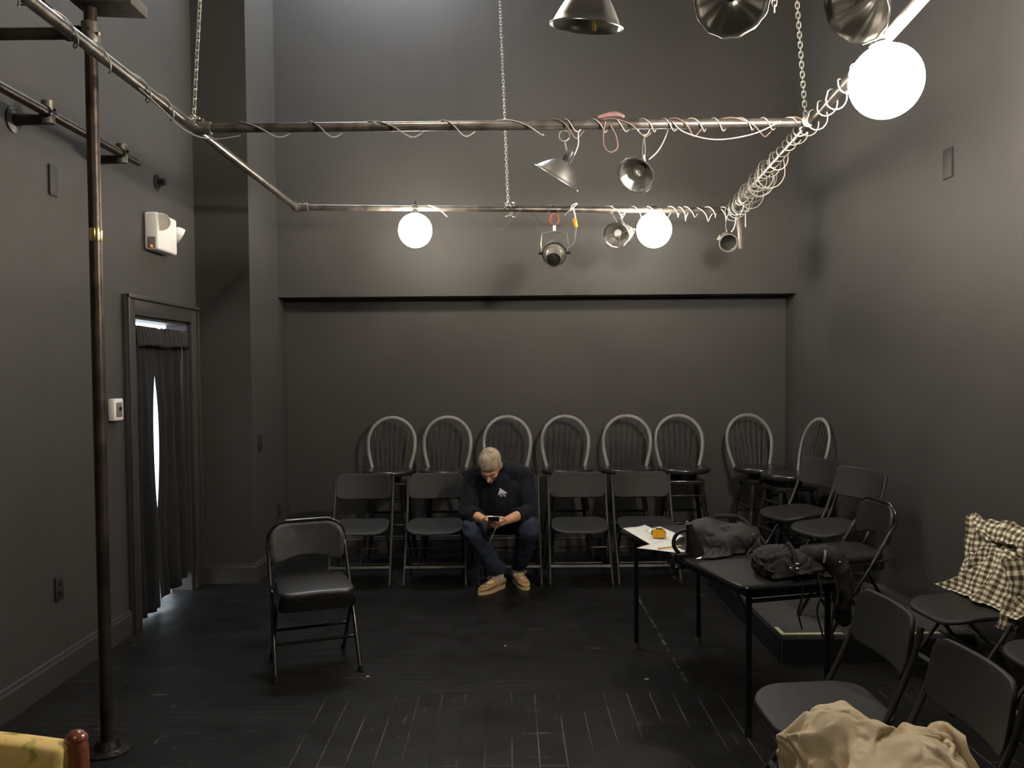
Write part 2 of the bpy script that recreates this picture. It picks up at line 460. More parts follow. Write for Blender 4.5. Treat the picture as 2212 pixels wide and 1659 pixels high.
# ceiling with a roof-light opening
m = MB()
ox0, ox1, oy0, oy1 = -1.7, -.3, 6.35, 7.15
m.box(((-2.8 + ox0) / 2, 2.7, ZC + .06), (ox0 + 2.8, 10.2, .12)); m.box(((ox1 + 3.2) / 2, 2.7, ZC + .06), (3.2 - ox1, 10.2, .12))
m.box(((ox0 + ox1) / 2, (Y0 - .2 + oy0) / 2, ZC + .06), (ox1 - ox0, oy0 - Y0 + .2, .12)); m.box(((ox0 + ox1) / 2, (oy1 + 7.8) / 2, ZC + .06), (ox1 - ox0, 7.8 - oy1, .12))
struct(m, 'ceiling', M['wall'])
m = MB(); m.box((-1.0, 6.75, ZC + .14), (1.5, .9, .02)); 
gm, gn, gl, gb = nodes_of('roof_glass'); gb.inputs['Transmission Weight'].default_value = 1; gb.inputs['Roughness'].default_value = .1; gb.inputs['Base Color'].default_value = (.9, .95, 1, 1)
struct(m, 'window_1', gm)
# left wall with the doorway
DY0, DY1, DZ = 5.31, 6.25, 1.955
m = MB(); t = .15
m.box((XL - t / 2, (Y0 + DY0) / 2, ZC / 2), (t, DY0 - Y0, ZC)); m.box((XL - t / 2, (DY1 + YRET) / 2, ZC / 2), (t, YRET - DY1, ZC))
m.box((XL - t / 2, (DY0 + DY1) / 2, (DZ + ZC) / 2), (t, DY1 - DY0, ZC - DZ)); struct(m, 'wall_left', M['wall'])
m = MB(); m.box(((XL - t + XRET) / 2, (YRET + YB) / 2 + .05, ZC / 2), (XRET - XL + t, YB - YRET + .1, ZC)); struct(m, 'wall_return', M['wall'])
m = MB(); ZS = at_y(1160, 638, YU).z
m.box((.3, (YU + YB + .15) / 2, (ZS + ZC) / 2), (4.6, YB + .15 - YU, ZC - ZS)); m.box((.3, YB + .075, ZS / 2), (4.6, .15, ZS)); struct(m, 'wall_back', M['wall'])
m = MB()
a, b = V((xr(Y0), Y0, 0)), V((xr(7.6), 7.6, 0)); d = V((.2, 0, 0))
m.add([a, a + d, b + d, b, a + V((0, 0, ZC)), a + d + V((0, 0, ZC)), b + d + V((0, 0, ZC)), b + V((0, 0, ZC))],
      [(0, 1, 2, 3), (4, 5, 6, 7), (0, 1, 5, 4), (1, 2, 6, 5), (2, 3, 7, 6), (3, 0, 4, 7)]); struct(m, 'wall_right', M['wall'], smooth=False)
m = MB(); m.box((.2, Y0 - .1, ZC / 2), (6.0, .2, ZC)); struct(m, 'wall_front', M['wall'])
# baseboards
def base(name, p0, p1, n, h=.15, th=.022):
    p0, p1, n = V(p0), V(p1), V(n); q = [(0, 0), (th, 0), (th, h - .03), (th * .7, h - .018), (th * .6, h - .004), (th * .35, h), (0, h)]
    vs = [p0 + n * a + V((0, 0, z)) for a, z in q] + [p1 + n * a + V((0, 0, z)) for a, z in q]; k = len(q)
    MBx = MB().add(vs, [tuple(range(k))[::-1], tuple(range(k, 2 * k))] + [(i, (i + 1) % k, k + (i + 1) % k, k + i) for i in range(k)])
    return struct(MBx, name, M['trim'], smooth=False)
base('baseboard_left', (XL, Y0, 0), (XL, DY0 - .125, 0), (1, 0, 0))
base('baseboard_return', (XL, YRET, 0), (XRET + .022, YRET, 0), (0, -1, 0))
base('baseboard_side', (XRET, YRET, 0), (XRET, YB, 0), (1, 0, 0))
base('baseboard_back', (XRET, YB, 0), (xr(YB), YB, 0), (0, -1, 0))
base('baseboard_right', (xr(Y0), Y0, 0), (xr(YB), YB, 0), (-1, 0, 0))
# door casing
m = MB(); cw, cd = .12, .03
for y in (DY0 - cw / 2, DY1 + cw / 2):
    m.box((XL + cd / 2, y, (DZ + cw) / 2), (cd, cw, DZ + cw), bev=.004); m.box((XL + cd + .006, y + (cw / 2 - .012) * (-1 if y < 5.8 else 1), (DZ + cw) / 2), (.014, .024, DZ + cw), bev=.003)
m.box((XL + cd / 2, (DY0 + DY1) / 2, DZ + cw / 2), (cd, DY1 - DY0, cw), bev=.004); m.box((XL + cd + .008, (DY0 + DY1) / 2, DZ + cw - .012), (.02, DY1 - DY0 + 2 * cw, .024), bev=.003)
for y in (DY0 + .012, DY1 - .012): m.box((XL - .075, y, DZ / 2), (.15, .024, DZ))
m.box((XL - .075, (DY0 + DY1) / 2, DZ - .012), (.15, DY1 - DY0, .024))
struct(m, 'trim_1', M['trim'])
# curtain in the doorway
rod = put(MB().cyl((XL - .03, DY0 + .024, 1.865), (XL - .03, DY1 - .024, 1.865), .012).build('curtain_rod', M['black']), 'thin dark rod across the top of the doorway', 'curtain rod')
def curtain(y0, y1, edge, label, lift):
    root = thing('curtain', label, 'curtain', (XL - .03, (y0 + y1) / 2, 0), 0, 'black curtains in the doorway')
    n, k = 60, 40; vs = []
    for j in range(k + 1):
        z = 1.845 * (1 - j / k) + .02
        for i in range(n + 1):
            u = i / n; y = y0 + (y1 - y0) * u
            amp = .012 + .016 * (j / k)
            du = (1 - u) if edge > 0 else u
            amp *= min(1, .25 + du * 2.2)
            x = amp * math.sin(u * 2 * PI * 3.1 + edge * 2 + 1.6 * noise.noise(V((u * 2.3, z * .8, edge)))) + .03 * noise.noise(V((u * 3.3, z * .9, edge + 5))) * min(1, du * 3) + .006 * noise.noise(V((u * 11, z * 2.5, edge)))
            gapw = .12 * max(0, math.sin(PI * min(1, max(0, (z - .55) / 1.1)))) ** 1.3
            if edge > 0: y -= gapw * .45 * u ** 3
            else: y += gapw * .55 * (1 - u) ** 3
            zz = z
            if edge < 0: zz += lift * max(0, 1 - z / .35) * (.35 + .65 * u); y += .05 * max(0, 1 - z / .35) * (1 - u)
            vs.append((x, y - (y0 + y1) / 2, zz))
    fs = [(j * (n + 1) + i, j * (n + 1) + i + 1, (j + 1) * (n + 1) + i + 1, (j + 1) * (n + 1) + i) for j in range(k) for i in range(n)]
    o = MB().add(vs, fs).build('curtain_panel', M['curtain'], root, angle=180)
    s = o.modifiers.new('thickness', 'SOLIDIFY'); s.thickness = .004
    # gathered heading
    vs = []; rows = [(1.885, .012), (1.865, .02), (1.845, .028), (1.81, .036), (1.785, .04), (1.765, .043)]
    for j, (z, off) in enumerate(rows):
        for i in range(n + 1):
            u = i / n
            x = .026 + off * .45 + .011 * math.sin(u * 2 * PI * 7 + edge) * (1.3 - j * .05) + .005 * math.sin(u * 41)
            vs.append((x, y0 + (y1 - y0) * u - (y0 + y1) / 2, z + .008 * math.sin(u * 2 * PI * 7.5 + edge + j)))
    fs = [(j * (n + 1) + i, j * (n + 1) + i + 1, (j + 1) * (n + 1) + i + 1, (j + 1) * (n + 1) + i) for j in range(len(rows) - 1) for i in range(n)]
    h = MB().add(vs, fs).build('gathered_heading', M['ruffle'], root, angle=180); h['label'] = 'faded gathered curtain heading'
    s = h.modifiers.new('thickness', 'SOLIDIFY'); s.thickness = .004
curtain(DY0 + .03, 5.72, 1, 'black curtain half hanging beside the thermostat wall', 0)
curtain(5.72, DY1 - .03, -1, 'black curtain half with its hem pulled aside, near the room corner', .11)

# wall plates
def plate(p, n, w, h, label, slots=True, m1='plate'):
    n = V(n); R = aim(n, (0, 0, 1)); rt = thing('wall_plate', label, 'wall plate', p)
    MB().box(n * .006, (w, h, .012), R, bev=.003).build('cover', M[m1], rt)
    if slots:
        for s in (-1, 1): MB().box(n * .013 + V((0, 0, s * h * .2)), (w * .42, h * .22, .006), R, bev=.002).build('socket', M['slot'], rt)
    return rt
plate((XL, *at_x(112, 390, XL).yz), (1, 0, 0), .075, .155, 'tall dark blank plate on the wall under the bracketed rail', False)
plate((XL, *at_x(125, 1270, XL).yz), (1, 0, 0), .075, .125, 'dark socket plate low on the wall behind the floor pole')
plate((XRET, *at_x(560, 955, XRET).yz), (1, 0, 0), .08, .125, 'dark switch plate at chest height on the narrow side wall', False)
plate((XRET, *at_x(601, 1100, XRET).yz), (1, 0, 0), .07, .11, 'dark socket plate low on the narrow side wall')
pp = at_x(2050, 353, xr(4.9)); plate((xr(pp.y), pp.y, pp.z), (-1, -.045, 0), .09, .17, 'dark plate high on the wall beside the hot lamp', False)
# thermostat
p = at_x(250, 885, XL + .02); rt = thing('thermostat', 'small white square thermostat beside the curtained doorway', 'thermostat', (XL, p.y, p.z))
MB().box((.02, 0, 0), (.04, .125, .13), bev=.01).build('case', M['white'], rt)
MB().box((.041, 0, 0), (.006, .075, .085), bev=.004).build('display', M['greyscreen'], rt); MB().cyl((.042, .005, .005), (.05, .005, .005), .012).build('dial', M['slot'], rt)
# emergency light
p = at_x(350, 505, XL + .06); rt = thing('emergency_light', 'bright white emergency light with two lamp heads above the doorway', 'emergency light', (XL, p.y + .02, p.z))
MB().box((.045, 0, 0), (.09, .32, .24), bev=.014, seg=3).build('case', M['white'], rt)
MB().box((.05, -.163, -.075), (.05, .008, .07), bev=.003).build('side_panel', M['greyscreen'], rt)
MB().ball((.05, -.168, -.10), .008, u=12, w=8).build('indicator_light', M['red'], rt)
prof = [(.0, -.055), (.03, -.05), (.048, -.03), (.056, .0), (.056, .018), (.05, .018), (.046, .0), (.0, -.02)]
for y, z, d in ((-.125, .06, (.35, -.9, -.15)), (.235, .03, (.75, .55, -.5))):
    h = MB().lathe(prof, (.10 if y < 0 else .07, y, z), aim(d)).build('lamp_head', M['white'], rt)
    MB().lathe([(0, .012), (.049, .010)], (.10 if y < 0 else .07, y, z), aim(d)).build('lens', M['lens'], h)
MB().cyl((.05, .15, .0), (.06, .22, .02), .014).build('lamp_arm', M['white'], rt)
# wall hook / empty flange above the emergency light
p = at_x(338, 393, XL); rt = thing('wall_flange', 'small empty dark pipe flange on the wall above the emergency light', 'pipe flange', (XL, p.y, p.z))
MB().lathe([(0, .0), (.05, 0), (.05, .008), (.026, .014), (.026, .055), (0, .055)], (0, 0, 0), aim((1, 0, 0))).build('flange', M['fitting_dark'], rt)
MB().cyl((.04, -.02, .0), (.04, .04, .008), .010).build('set_screw', M['fitting_dark'], rt)

# ================================================================ pipes
ZG = 2.78
def pipe_obj(parent, p0, p1, r, m, name='pipe'):
    return MB().tube([V(p0).lerp(V(p1), k / 8) for k in range(9)], r, 16).build(name, M[m], parent)
def tee(parent, p, axis, r, l, m='fitting', name='clamp_fitting', screws=()):
    a = V(axis).normalized(); p = V(p)
    o = MB().tube([p - a * l / 2, p - a * l / 2 * .98, p + a * l / 2 * .98, p + a * l / 2], [r * .9, r, r, r * .9], 16).build(name, M[m], parent)
    for s in screws: MB().cyl(p + V(s) * r * .9, p + V(s) * (r + .014), .007, seg=8).build('set_screw', M[m], o)
    return o
# floor pole
pb = at_z(232, 1622, 0); PP = V((pb.x, pb.y, 0)); ptop = at_y(230, 17, PP.y).z
rt = thing('floor_pole', 'tall worn black pipe pole standing on a floor flange', 'pole', PP)
lean = at_y(199, 60, PP.y).x - PP.x - .0
def pole_at(z): return V((lean * z / 2.9 * .5, 0, z))
pipe_obj(rt, pole_at(0.01), pole_at(ptop), .0255, 'pole')
fl = MB().lathe([(0, 0), (.095, 0), (.095, .008), (.055, .016), (.04, .05), (.0255, .05)], pole_at(0)).build('floor_flange', M['fitting_dark'], rt)
for k in range(3): MB().cyl(V((.075 * math.cos(k * 2.1 - .6), .075 * math.sin(k * 2.1 - .6), .006)), V((.075 * math.cos(k * 2.1 - .6), .075 * math.sin(k * 2.1 - .6), .016)), .009, seg=6).build('bolt', M['fitting'], fl)
z = at_y(210, 508, PP.y).z; o = MB().tube([pole_at(z - .027), pole_at(z - .025), pole_at(z + .025), pole_at(z + .027)], [.027, .0275, .0275, .027], 20).build('brass_collar', M['brass'], rt); o['label'] = 'shiny brass collar'
zc = at_y(200, 72, PP.y).z
tee(rt, pole_at(zc), (0, 0, 1), .036, .085, 'fitting', 'pole_clamp', ((.3, -.95, .2), (.9, -.4, -.2)))
# brace from the pole to the wall
rt = thing('brace_pipe', 'short dark pipe bracing the floor pole to the wall', 'pipe', (XL, PP.y, zc))
pc = PP + pole_at(zc) - V(rt.location)
pipe_obj(rt, (0, 0, .0), pc + V((-.034, 0, 0)), .0245, 'pole'); tee(rt, pc + V((-.07, 0, 0)), (1, 0, 0), .031, .06, 'fitting_dark', 'sleeve', ((-.2, -.9, .35),))
# board on top of the pole
q = PP + pole_at(ptop); put(MB().box((q.x + .07, q.y + .02, ptop + .022), (.25, .16, .045), Matrix.Rotation(.05, 3, 'Y'), bev=.004).build('timber_board', M['plank']), 'rough dark timber board resting on top of the floor pole', 'board')
# bracketed wall rail
XW = XL + .17; p0, p1 = at_x(-150, 112, XW), at_x(298, 352, XW)
zr = p1.z; p0 = V((XW, p0.y, zr)); p1 = V((XW, p1.y, zr))
rt = thing('wall_rail', 'dark pipe rail held off the wall by two round brackets', 'pipe rail', (XL, p1.y, zr))
B = V(rt.location); pipe_obj(rt, p0 - B, p1 - B, .0225, 'pole', 'rail_pipe')
for px in (105, 262):
    yy = at_x(px, 280, XW).y; c = V((XW, yy, zr)) - B
    w = V((0, c.y, c.z - .03))
    o = MB().lathe([(0, 0), (.06, 0), (.06, .008), (.03, .016), (.026, .06), (.024, c.x - .01)], w, aim((1, 0, .0))).build('bracket_arm', M['fitting_dark'], rt)
    MB().tube([c + V((0, 0, -.05)), c + V((0, 0, .055))], .03, 14).build('bracket_cross', M['fitting'], o)
    tee(rt, c, (0, 1, 0), .029, .06, 'fitting_dark', 'bracket_clamp', ((.9, 0, .4),))
# suspended grid
FL, FR = at_z(640, 448, ZG), at_z(1580, 455, ZG); NL, NR = at_z(420, 277, ZG), at_z(1742, 265, ZG); RN = at_z(1890, 110, ZG)
dl = (NL - FL); LN = FL + dl * 2.4
dr = (RN - FR); RE = FR + dr * 1.55
def grid_pipe(p0, p1, label, ends=()):
    p0, p1 = V(p0), V(p1); rt = thing('grid_pipe', label, 'pipe', p0, 0, 'pipes of the hanging lighting grid')
    pipe_obj(rt, (0, 0, 0), p1 - p0, .0225, 'pipe')
    for e, ax in ends: tee(rt, V(e) - p0, ax, .031, .075, 'fitting', 'pipe_fitting', ((0, -.3, .95),))
    return rt
grid_pipe(FL, LN, 'long hanging pipe running above the wall with the doorway', ((FL, dl),))
grid_pipe(FL + V((.03, 0, 0)), FR - V((.03, 0, 0)), 'farthest hanging cross pipe carrying the two far lit lamps', ((FL + V((.05, 0, 0)), (1, 0, 0)),))
grid_pipe(NL + V((.03, 0, 0)), NR - V((.03, 0, 0)), 'hanging cross pipe with a bowl reflector dangling from its middle', ((NL + V((.045, 0, 0)), (1, 0, 0)),))
grid_pipe(FR, RE, 'cable covered hanging pipe running to the hot lamp', ((FR, dr), (NR, dr)))
TL, TR = FL + dl * ((FL.y - 2.55) / (FL.y - NL.y)), FR + dr * ((FR.y - 2.55) / (FR.y - RN.y))
grid_pipe(TL + V((.03, 0, 0)), TR - V((.03, 0, 0)), 'nearest hanging cross pipe, above the two big reflectors at the top edge')

# chains
def chain(p0, p1, label, wire=.0028, L=.0185, Wd=.0092, name='chain', extra=None):
    p0, p1 = V(p0), V(p1); d = p1 - p0; pitch = .0236; n = max(2, int(d.length / pitch)); R = aim(d)
    mb = MB()
    def link(c, R):
        pts = []
        for k in range(14):
            a = 2 * PI * k / 14; x = Wd * math.cos(a); z = (L - Wd) * (1 if math.sin(a) > 0 else -1) * (abs(math.sin(a)) ** .3) * .8 + Wd * math.sin(a)
            pts.append(c + R @ V((x, 0, z)))
        mb.tube(pts, wire, 6, closed=True)
    for i in range(n + 1):
        link(p0 + d * ((i + .5) / (n + 1)), R @ Matrix.Rotation((i % 2) * PI / 2 + .35, 3, 'Z'))
    if extra:
        for (c, ax) in extra: link(V(c), aim(ax))
    return put(mb.build(name, M['chain']), label, 'chain', 'zinc chains holding up the pipe grid')
def up_to_ceiling(p, px_top, y=None):
    """top end of a chain through p whose picture line passes px_top at the frame's top"""
    q = at_y(px_top, 0, p.y); d = q - p; return p + d * ((ZC - p.z) / d.z)
def knot(p, r, n, seed):
    rr = random.Random(seed); return [(V(p) + V((rr.uniform(-r, r), rr.uniform(-r, r), rr.uniform(-r, r * 1.4))), (rr.uniform(-1, 1), rr.uniform(-1, 1), rr.uniform(-1, 1))) for _ in range(n)]
cl = NL + V((-.005, -.01, 0)); chain(up_to_ceiling(cl, 431), cl + V((0, 0, -.03)), 'bright chain rising from the pipe corner near the doorway wall', extra=knot(cl + V((0, 0, .03)), .035, 7, 1))
pm = at_z(1098, 452, ZG); chain(up_to_ceiling(pm, 1080), pm + V((0, 0, .03)), 'bright chain rising from the middle of the farthest cross pipe', extra=knot(pm + V((0, 0, -.01)), .045, 14, 2))
cr = NR + V((-.005, -.01, 0)); chain(up_to_ceiling(cr, 1722), cr + V((0, 0, -.02)), 'bright chain rising from the pipe corner near the hot lamp', extra=knot(cr, .03, 5, 3))
pt = at_y(1673, 24, 3.6); chain(pt + V((0, 0, ZC - pt.z)), pt, 'short loose chain end dangling at the top edge beside a big reflector')

# cords
def cord(pts, m, label, r=.0032, sub=6):
    return put(MB().tube(curve(pts, sub), r, 6).build('cord', M[m]), label, 'cord', 'lamp cords wound round the pipe grid')
def helix(p0, p1, turns, rad, ph=0., sag=0., jit=0., seed=0, per=14):
    p0, p1 = V(p0), V(p1); d = (p1 - p0).normalized(); x = V((0, 0, 1)).cross(d).normalized(); z = d.cross(x); rr = random.Random(seed); out = []
    N = max(3, int(turns * per))
    jr = [rr.uniform(-1, 1) for _ in range(int(turns) + 3)]
    for k in range(N + 1):
        t = k / N; a = ph + 2 * PI * turns * t; q = turns * t; i = int(q); f = q - i
        j = (jr[i] * (1 - f) + jr[i + 1] * f) * jit
        s = max(0, -math.sin(a)); R_ = rad + abs(j) * s + sag * s ** 2
        w = t + .35 / turns * .3 * math.sin(a * .5 + seed)
        out.append(p0.lerp(p1, min(1, max(0, w))) + x * (R_ * math.cos(a)) + z * (R_ * math.sin(a)) + d * j * .3)
    return out
cord(helix(LN.lerp(NL, .42), NL + dl * .03, 5.2, .0265, 1.2, .012, .01, 3), 'cable_grey', 'grey cord spiralling along the pipe above the doorway wall', sub=2)
a = NL + V((.0, 0, 0))
cord([at_z(300, 190, ZG - .03), at_z(350, 235, ZG - .035), at_z(385, 270, ZG - .05), at_z(425, 294, ZG - .05), at_z(470, 300, ZG - .05), at_z(520, 293, ZG - .03)], 'cable_grey', 'grey cord slung under the pipe corner by the chain', .003)
cord(helix(NL.lerp(NR, .07), NL.lerp(NR, .57), 4.6, .0265, 1.5, .014, .014, 5), 'cable_grey', 'thin grey cord wrapped loosely round the bare half of the near cross pipe', sub=2)
cord(helix(NL.lerp(NR, .58), NL.lerp(NR, 1.0), 4.3, .027, 1.5, .03, .03, 8), 'cable_brown', 'brown cord twisted round the cross pipe above the dangling reflectors', sub=2)
cord(helix(NL.lerp(NR, .60), NL.lerp(NR, .98), 9.5, .0255, .3, .004, .012, 9), 'cable_grey', 'grey cord wound tightly round the cross pipe beside the red tape', sub=2)
cord([NL.lerp(NR, .78) + V((0, -.03, 0)), NL.lerp(NR, .80) + V((0, -.03, -.05)), NL.lerp(NR, .85) + V((0, -.03, -.085)), NL.lerp(NR, .91) + V((0, -.03, -.06)), NL.lerp(NR, .955) + V((0, -.03, 0))], 'cable_grey', 'grey cord sagging below the cross pipe near the hot lamp')
y = NL.y - .03
cord([at_y(1308, 262, y), at_y(1303, 290, y), at_y(1306, 318, y), at_y(1320, 329, y), at_y(1334, 318, y), at_y(1330, 292, y), at_y(1318, 270, y)], 'cable_brown', 'brown cord hanging in a slack loop between the two dangling reflectors')
put(MB().limb([NL.lerp(NR, .66) + V((0, -.02, .03)), NL.lerp(NR, .685) + V((0, -.025, .042)), NL.lerp(NR, .70) + V((0, -.03, .03))], [.008, .014, .008]).build('tape_wad', M['pinkcloth'], None), 'wad of faded red tape stuck on the cross pipe', 'tape')
names = ['pale cord coiled in wide loops round the pipe below the hot lamp', 'pale cord coiled in tight turns round the pipe below the hot lamp', 'grey cord looped round the pipe end above the dim corner lamps', 'grey cord winding round the pipe up towards the hot lamp', 'pale cord trailing in big slack loops under the cable covered pipe']
FN = FR.lerp(NR, 1.0)
cord(helix(FR.lerp(NR, .02), FR.lerp(NR, .75), 8, .04, 0, .03, .05, 11), 'cable_white', names[0], sub=2)
cord(helix(FR.lerp(NR, .15), FR.lerp(NR, .98), 15, .029, 2, .006, .015, 12), 'cable_white', names[1], sub=2)
cord(helix(FR.lerp(NR, -.02), FR.lerp(NR, .6), 7, .05, 1, .04, .04, 13), 'cable_grey', names[2], sub=2)
cord(helix(FR.lerp(NR, .9), FR.lerp(RN, .97), 7, .03, 1, .03, .03, 14), 'cable_grey', names[3], sub=2)
cord(helix(FR.lerp(NR, .28), FR.lerp(NR, .7), 3, .055, 1, .07, .05, 15), 'cable_white', names[4], sub=2)
cord(helix(FL.lerp(FR, .80), FR, 4.5, .027, 1, .022, .02, 16), 'cable_white', 'pale cord wrapped round the far cross pipe beside the far lit lamp', sub=2)
cord(helix(FL.lerp(FR, .83), FR + V((.02, 0, -.02)), 3.6, .028, 3, .03, .02, 17), 'cable_white', 'second pale cord crossing over it round the far cross pipe', sub=2)
cord(helix(FL.lerp(FR, .70), FL.lerp(FR, .80), 1.7, .027, 1, .03, .02, 18), 'cable_grey', 'grey cord wrapped on the far cross pipe above the small dangling reflector', sub=2)
y = FL.y - .03
cord([at_y(925, 443, y), at_y(938, 447, y), at_y(952, 455, y), at_y(966, 468, y)], 'cable_white', 'short pale cord end sticking out beside the far lit lamp nearest the doorway', .003)
cord([at_y(1134, 447, y), at_y(1118, 462, y), at_y(1102, 478, y), at_y(1085, 494, y), at_y(1068, 492, y)], 'cable_brown', 'thin dark wire trailing down beside the middle chain', .002)
cord([at_y(1120, 445, y), at_y(1150, 462, y), at_y(1172, 484, y), at_y(1195, 486, y), at_y(1212, 484, y)], 'cable_black', 'thin black wire running down to the red spotlight clip', .002)
# extra cord running down the doorway side pipe to the frame top
q = at_z(112, 33, ZG); cord([q + V((0, 0, .02)), at_y(98, 8, q.y), at_y(88, -12, q.y), at_y(84, -40, q.y)], 'cable_black', 'black cord rising from the pipe beside the floor pole', .006)

# ================================================================ lamps on the grid
def reflector(parent, apex, d, R, H, name='reflector', ribs=0):
    prof = [(.02, -.004)] + [(.02 + (R - .02) * t ** .62, H * t) for t in (0, .02, .06, .12, .22, .35, .5, .66, .82, 1.0)] + [(R + .006, H + .002), (R + .007, H - .002)]
    o = MB().lathe(prof, apex, aim(d), 48, ribs, .018 if ribs else 0).build(name, M['alu'], parent, angle=60)
    s = o.modifiers.new('thickness', 'SOLIDIFY'); s.thickness = .0012; s.offset = 0
    return o
def clamp_lamp(label, apex, d, R, H, hang, ribs=0, bulb=None, sock=.06, cordpts=None):
    apex, d, hang = V(apex), V(d).normalized(), V(hang)
    rt = thing('clamp_lamp', label, 'lamp', apex, 0, 'aluminium clamp lamps on the pipe grid')
    reflector(rt, (0, 0, 0), d, R, H, ribs=ribs)
    MB().lathe([(0, 0), (.021, 0), (.023, -.01), (.023, -sock * .6), (.017, -sock), (0, -sock)], (0, 0, 0), aim(d)).build('lamp_socket', M['socket'], rt)
    # spring clamp and wire up to the pipe
    h = hang - apex; st = -d * .02 + V((0, 0, .012))
    mb = MB(); side = d.cross(V((0, 0, 1))); side = side.normalized() if side.length > .1 else V((1, 0, 0))
    a = st + (h - st) * .25; b2 = st + (h - st) * .55
    mb.tube(curve([st, a + side * .006, b2 + side * .008, h]), .0028, 6); mb.tube(curve([st, a - side * .006, b2 - side * .006, h]), .0028, 6)
    for k, off in enumerate((0, .35, .7, 1.0)): mb.box(st + (a - st) * off, (.022 - .004 * k, .014, .012), bev=.003)
    ring = [h + V((.026 * math.cos(q * PI / 8), 0, .022 + .026 * math.sin(q * PI / 8))) for q in range(16)]
    mb.tube(ring, .003, 6, closed=True)
    mb.build('wire_clamp', M['chain'], rt)
    if bulb:
        MB().ball(d * H * .45, bulb, u=24, w=16).build('bulb', M['white'], rt)
    if cordpts:
        MB().tube(curve([-d * sock] + [V(p) - apex for p in cordpts]), .003, 6).build('cord', M['cable_white'], rt)
    return rt
clampy = NL.y
pipe_pt = lambda A, B, t: V(A).lerp(V(B), t)
def t_at(A, B, px):
    best = min(range(201), key=lambda k: abs(proj(V(A).lerp(V(B), k / 200))[0] - px)); return V(A).lerp(V(B), best / 200)
def proj(p):
    q = V(p) - EYE; z = q.dot(FW); return (PX + F * q.dot(RT) / z, PY - F * q.dot(UP) / z)
# big reflector at the top edge
rc = at_y(1266, 57, 2.60); d = V((-.10, .20, -1)).normalized(); ap = rc - d * .115
clamp_lamp('big shiny bell reflector at the top edge, seen from its side', ap, d, .104, .115, t_at(TL, TR, 1268) + V((0, 0, -.05)), ribs=0)
cord_ = at_y(1272, 20, 2.6)
o = MB().box(at_y(1283, 58, 2.545), (.011, .004, .022), bev=.001).build('yellow_tag', M['pencil']); put(o, 'small yellow paper tag on the rim of the bell reflector', 'tag')
# reflector facing the viewer at the top edge
rc = at_y(1582, -3, 2.6); d = V((-.18, -.86, -.48)).normalized(); H = .10
clamp_lamp('big ribbed reflector with its open bowl facing out, at the top edge', rc - d * H, d, .104, H, t_at(TL, TR, 1600) + V((0, 0, -.03)), ribs=14)
rc = at_y(1858, 10, 2.85); d = V((-.75, -.35, -.55)).normalized()
clamp_lamp('reflector at the top edge just above the hot lamp, half out of frame', rc - d * H, d, .115, .12, FR.lerp(RN, 1.15) + V((0, 0, .0)), ribs=14)
# two reflectors dangling from the near cross pipe
y = NL.y + .0
ap = at_y(1222, 349, y); d = V((-.53, .22, -.85)).normalized()
clamp_lamp('reflector dangling under the cross pipe, seen from its side like a tilted hat', ap, d, .118, .088, t_at(NL, NR, 1217) + V((0, 0, -.075)), sock=.055, cordpts=[at_y(1240, 335, y), at_y(1249, 312, y), at_y(1249, 288, y), at_y(1256, 278, y)])
rc = at_y(1374, 379, y); d = V((-.45, -.62, -.60)).normalized()
clamp_lamp('ribbed reflector dangling under the cross pipe with its open bowl towards us', rc - d * .085, d, .088, .085, t_at(NL, NR, 1390) + V((0, 0, -.05)), ribs=14, bulb=.03, cordpts=[at_y(1418, 330, y + .1), at_y(1430, 312, y + .1), at_y(1440, 290, y + .05), at_y(1445, 270, y)])
# small one beside the far lit lamp
y = FL.y
rc = at_y(1332, 508, y); d = V((-.35, -.80, -.45)).normalized()
clamp_lamp('small ribbed reflector dangling close beside the far lit lamp', rc - d * .07, d, .09, .075, t_at(FL, FR, 1318) + V((0, 0, -.02)), ribs=12, bulb=.03)
rc = at_y(1354, 505, y + .05); d = V((.35, -.45, -.8)).normalized()
clamp_lamp('narrow reflector squeezed between the small reflector and the far lit lamp', rc - d * .07, d, .065, .09, t_at(FL, FR, 1345) + V((0, 0, -.03)), ribs=12)

def lit_lamp(label, c, r, top, refl=None, g='glow'):
    c, top = V(c), V(top)
    rt = thing('lit_lamp', label, 'lamp', c, 0, 'glowing lamps on the pipe grid')
    MB().ball((0, 0, 0), (r, r, r * 1.02), u=32, w=20).build('globe_bulb', M[g], rt)['label'] = 'blazing warm white globe'
    h = top - c; u = h.normalized()
    MB().lathe([(0, 0), (.035, 0), (.035, .02), (.026, .03), (.026, .055), (0, .055)], u * (r - .012), aim(u)).build('lamp_socket', M['socket'], rt)
    o = MB().cyl(u * (r + .02), h, .008).build('stem', M['socket'], rt)
    ax = V((1, 0, 0))
    MB().tube([h + ax * -.02, h + ax * .02], .03, 12).build('clamp', M['fitting_dark'], rt)
    MB().cyl(h + V((0, 0, .02)), h + V((0, 0, .055)), .006, seg=8).build('wing_screw', M['fitting_dark'], rt)
    if refl:
        reflector(rt, *refl, ribs=14)
    return rt
c = at_y(897, 498, FL.y - .01); lit_lamp('blazing round lamp under the far pipe, the one nearer the doorway', c, .122, t_at(FL, FR, 897))
c = at_y(1413, 497, FL.y - .01); lit_lamp('blazing round lamp under the far pipe, the one beside the small reflectors', c, .126, t_at(FL, FR, 1413))
c = at_y(1914, 176, 3.12); tp = FR.lerp(RN, 1.0) + V((0, 0, 0))
lit_lamp('biggest blazing lamp, hanging nearest beside the wall without a door', c, .128, c + V((-.03, .0, ZG - c.z)), None, 'glow_hot')

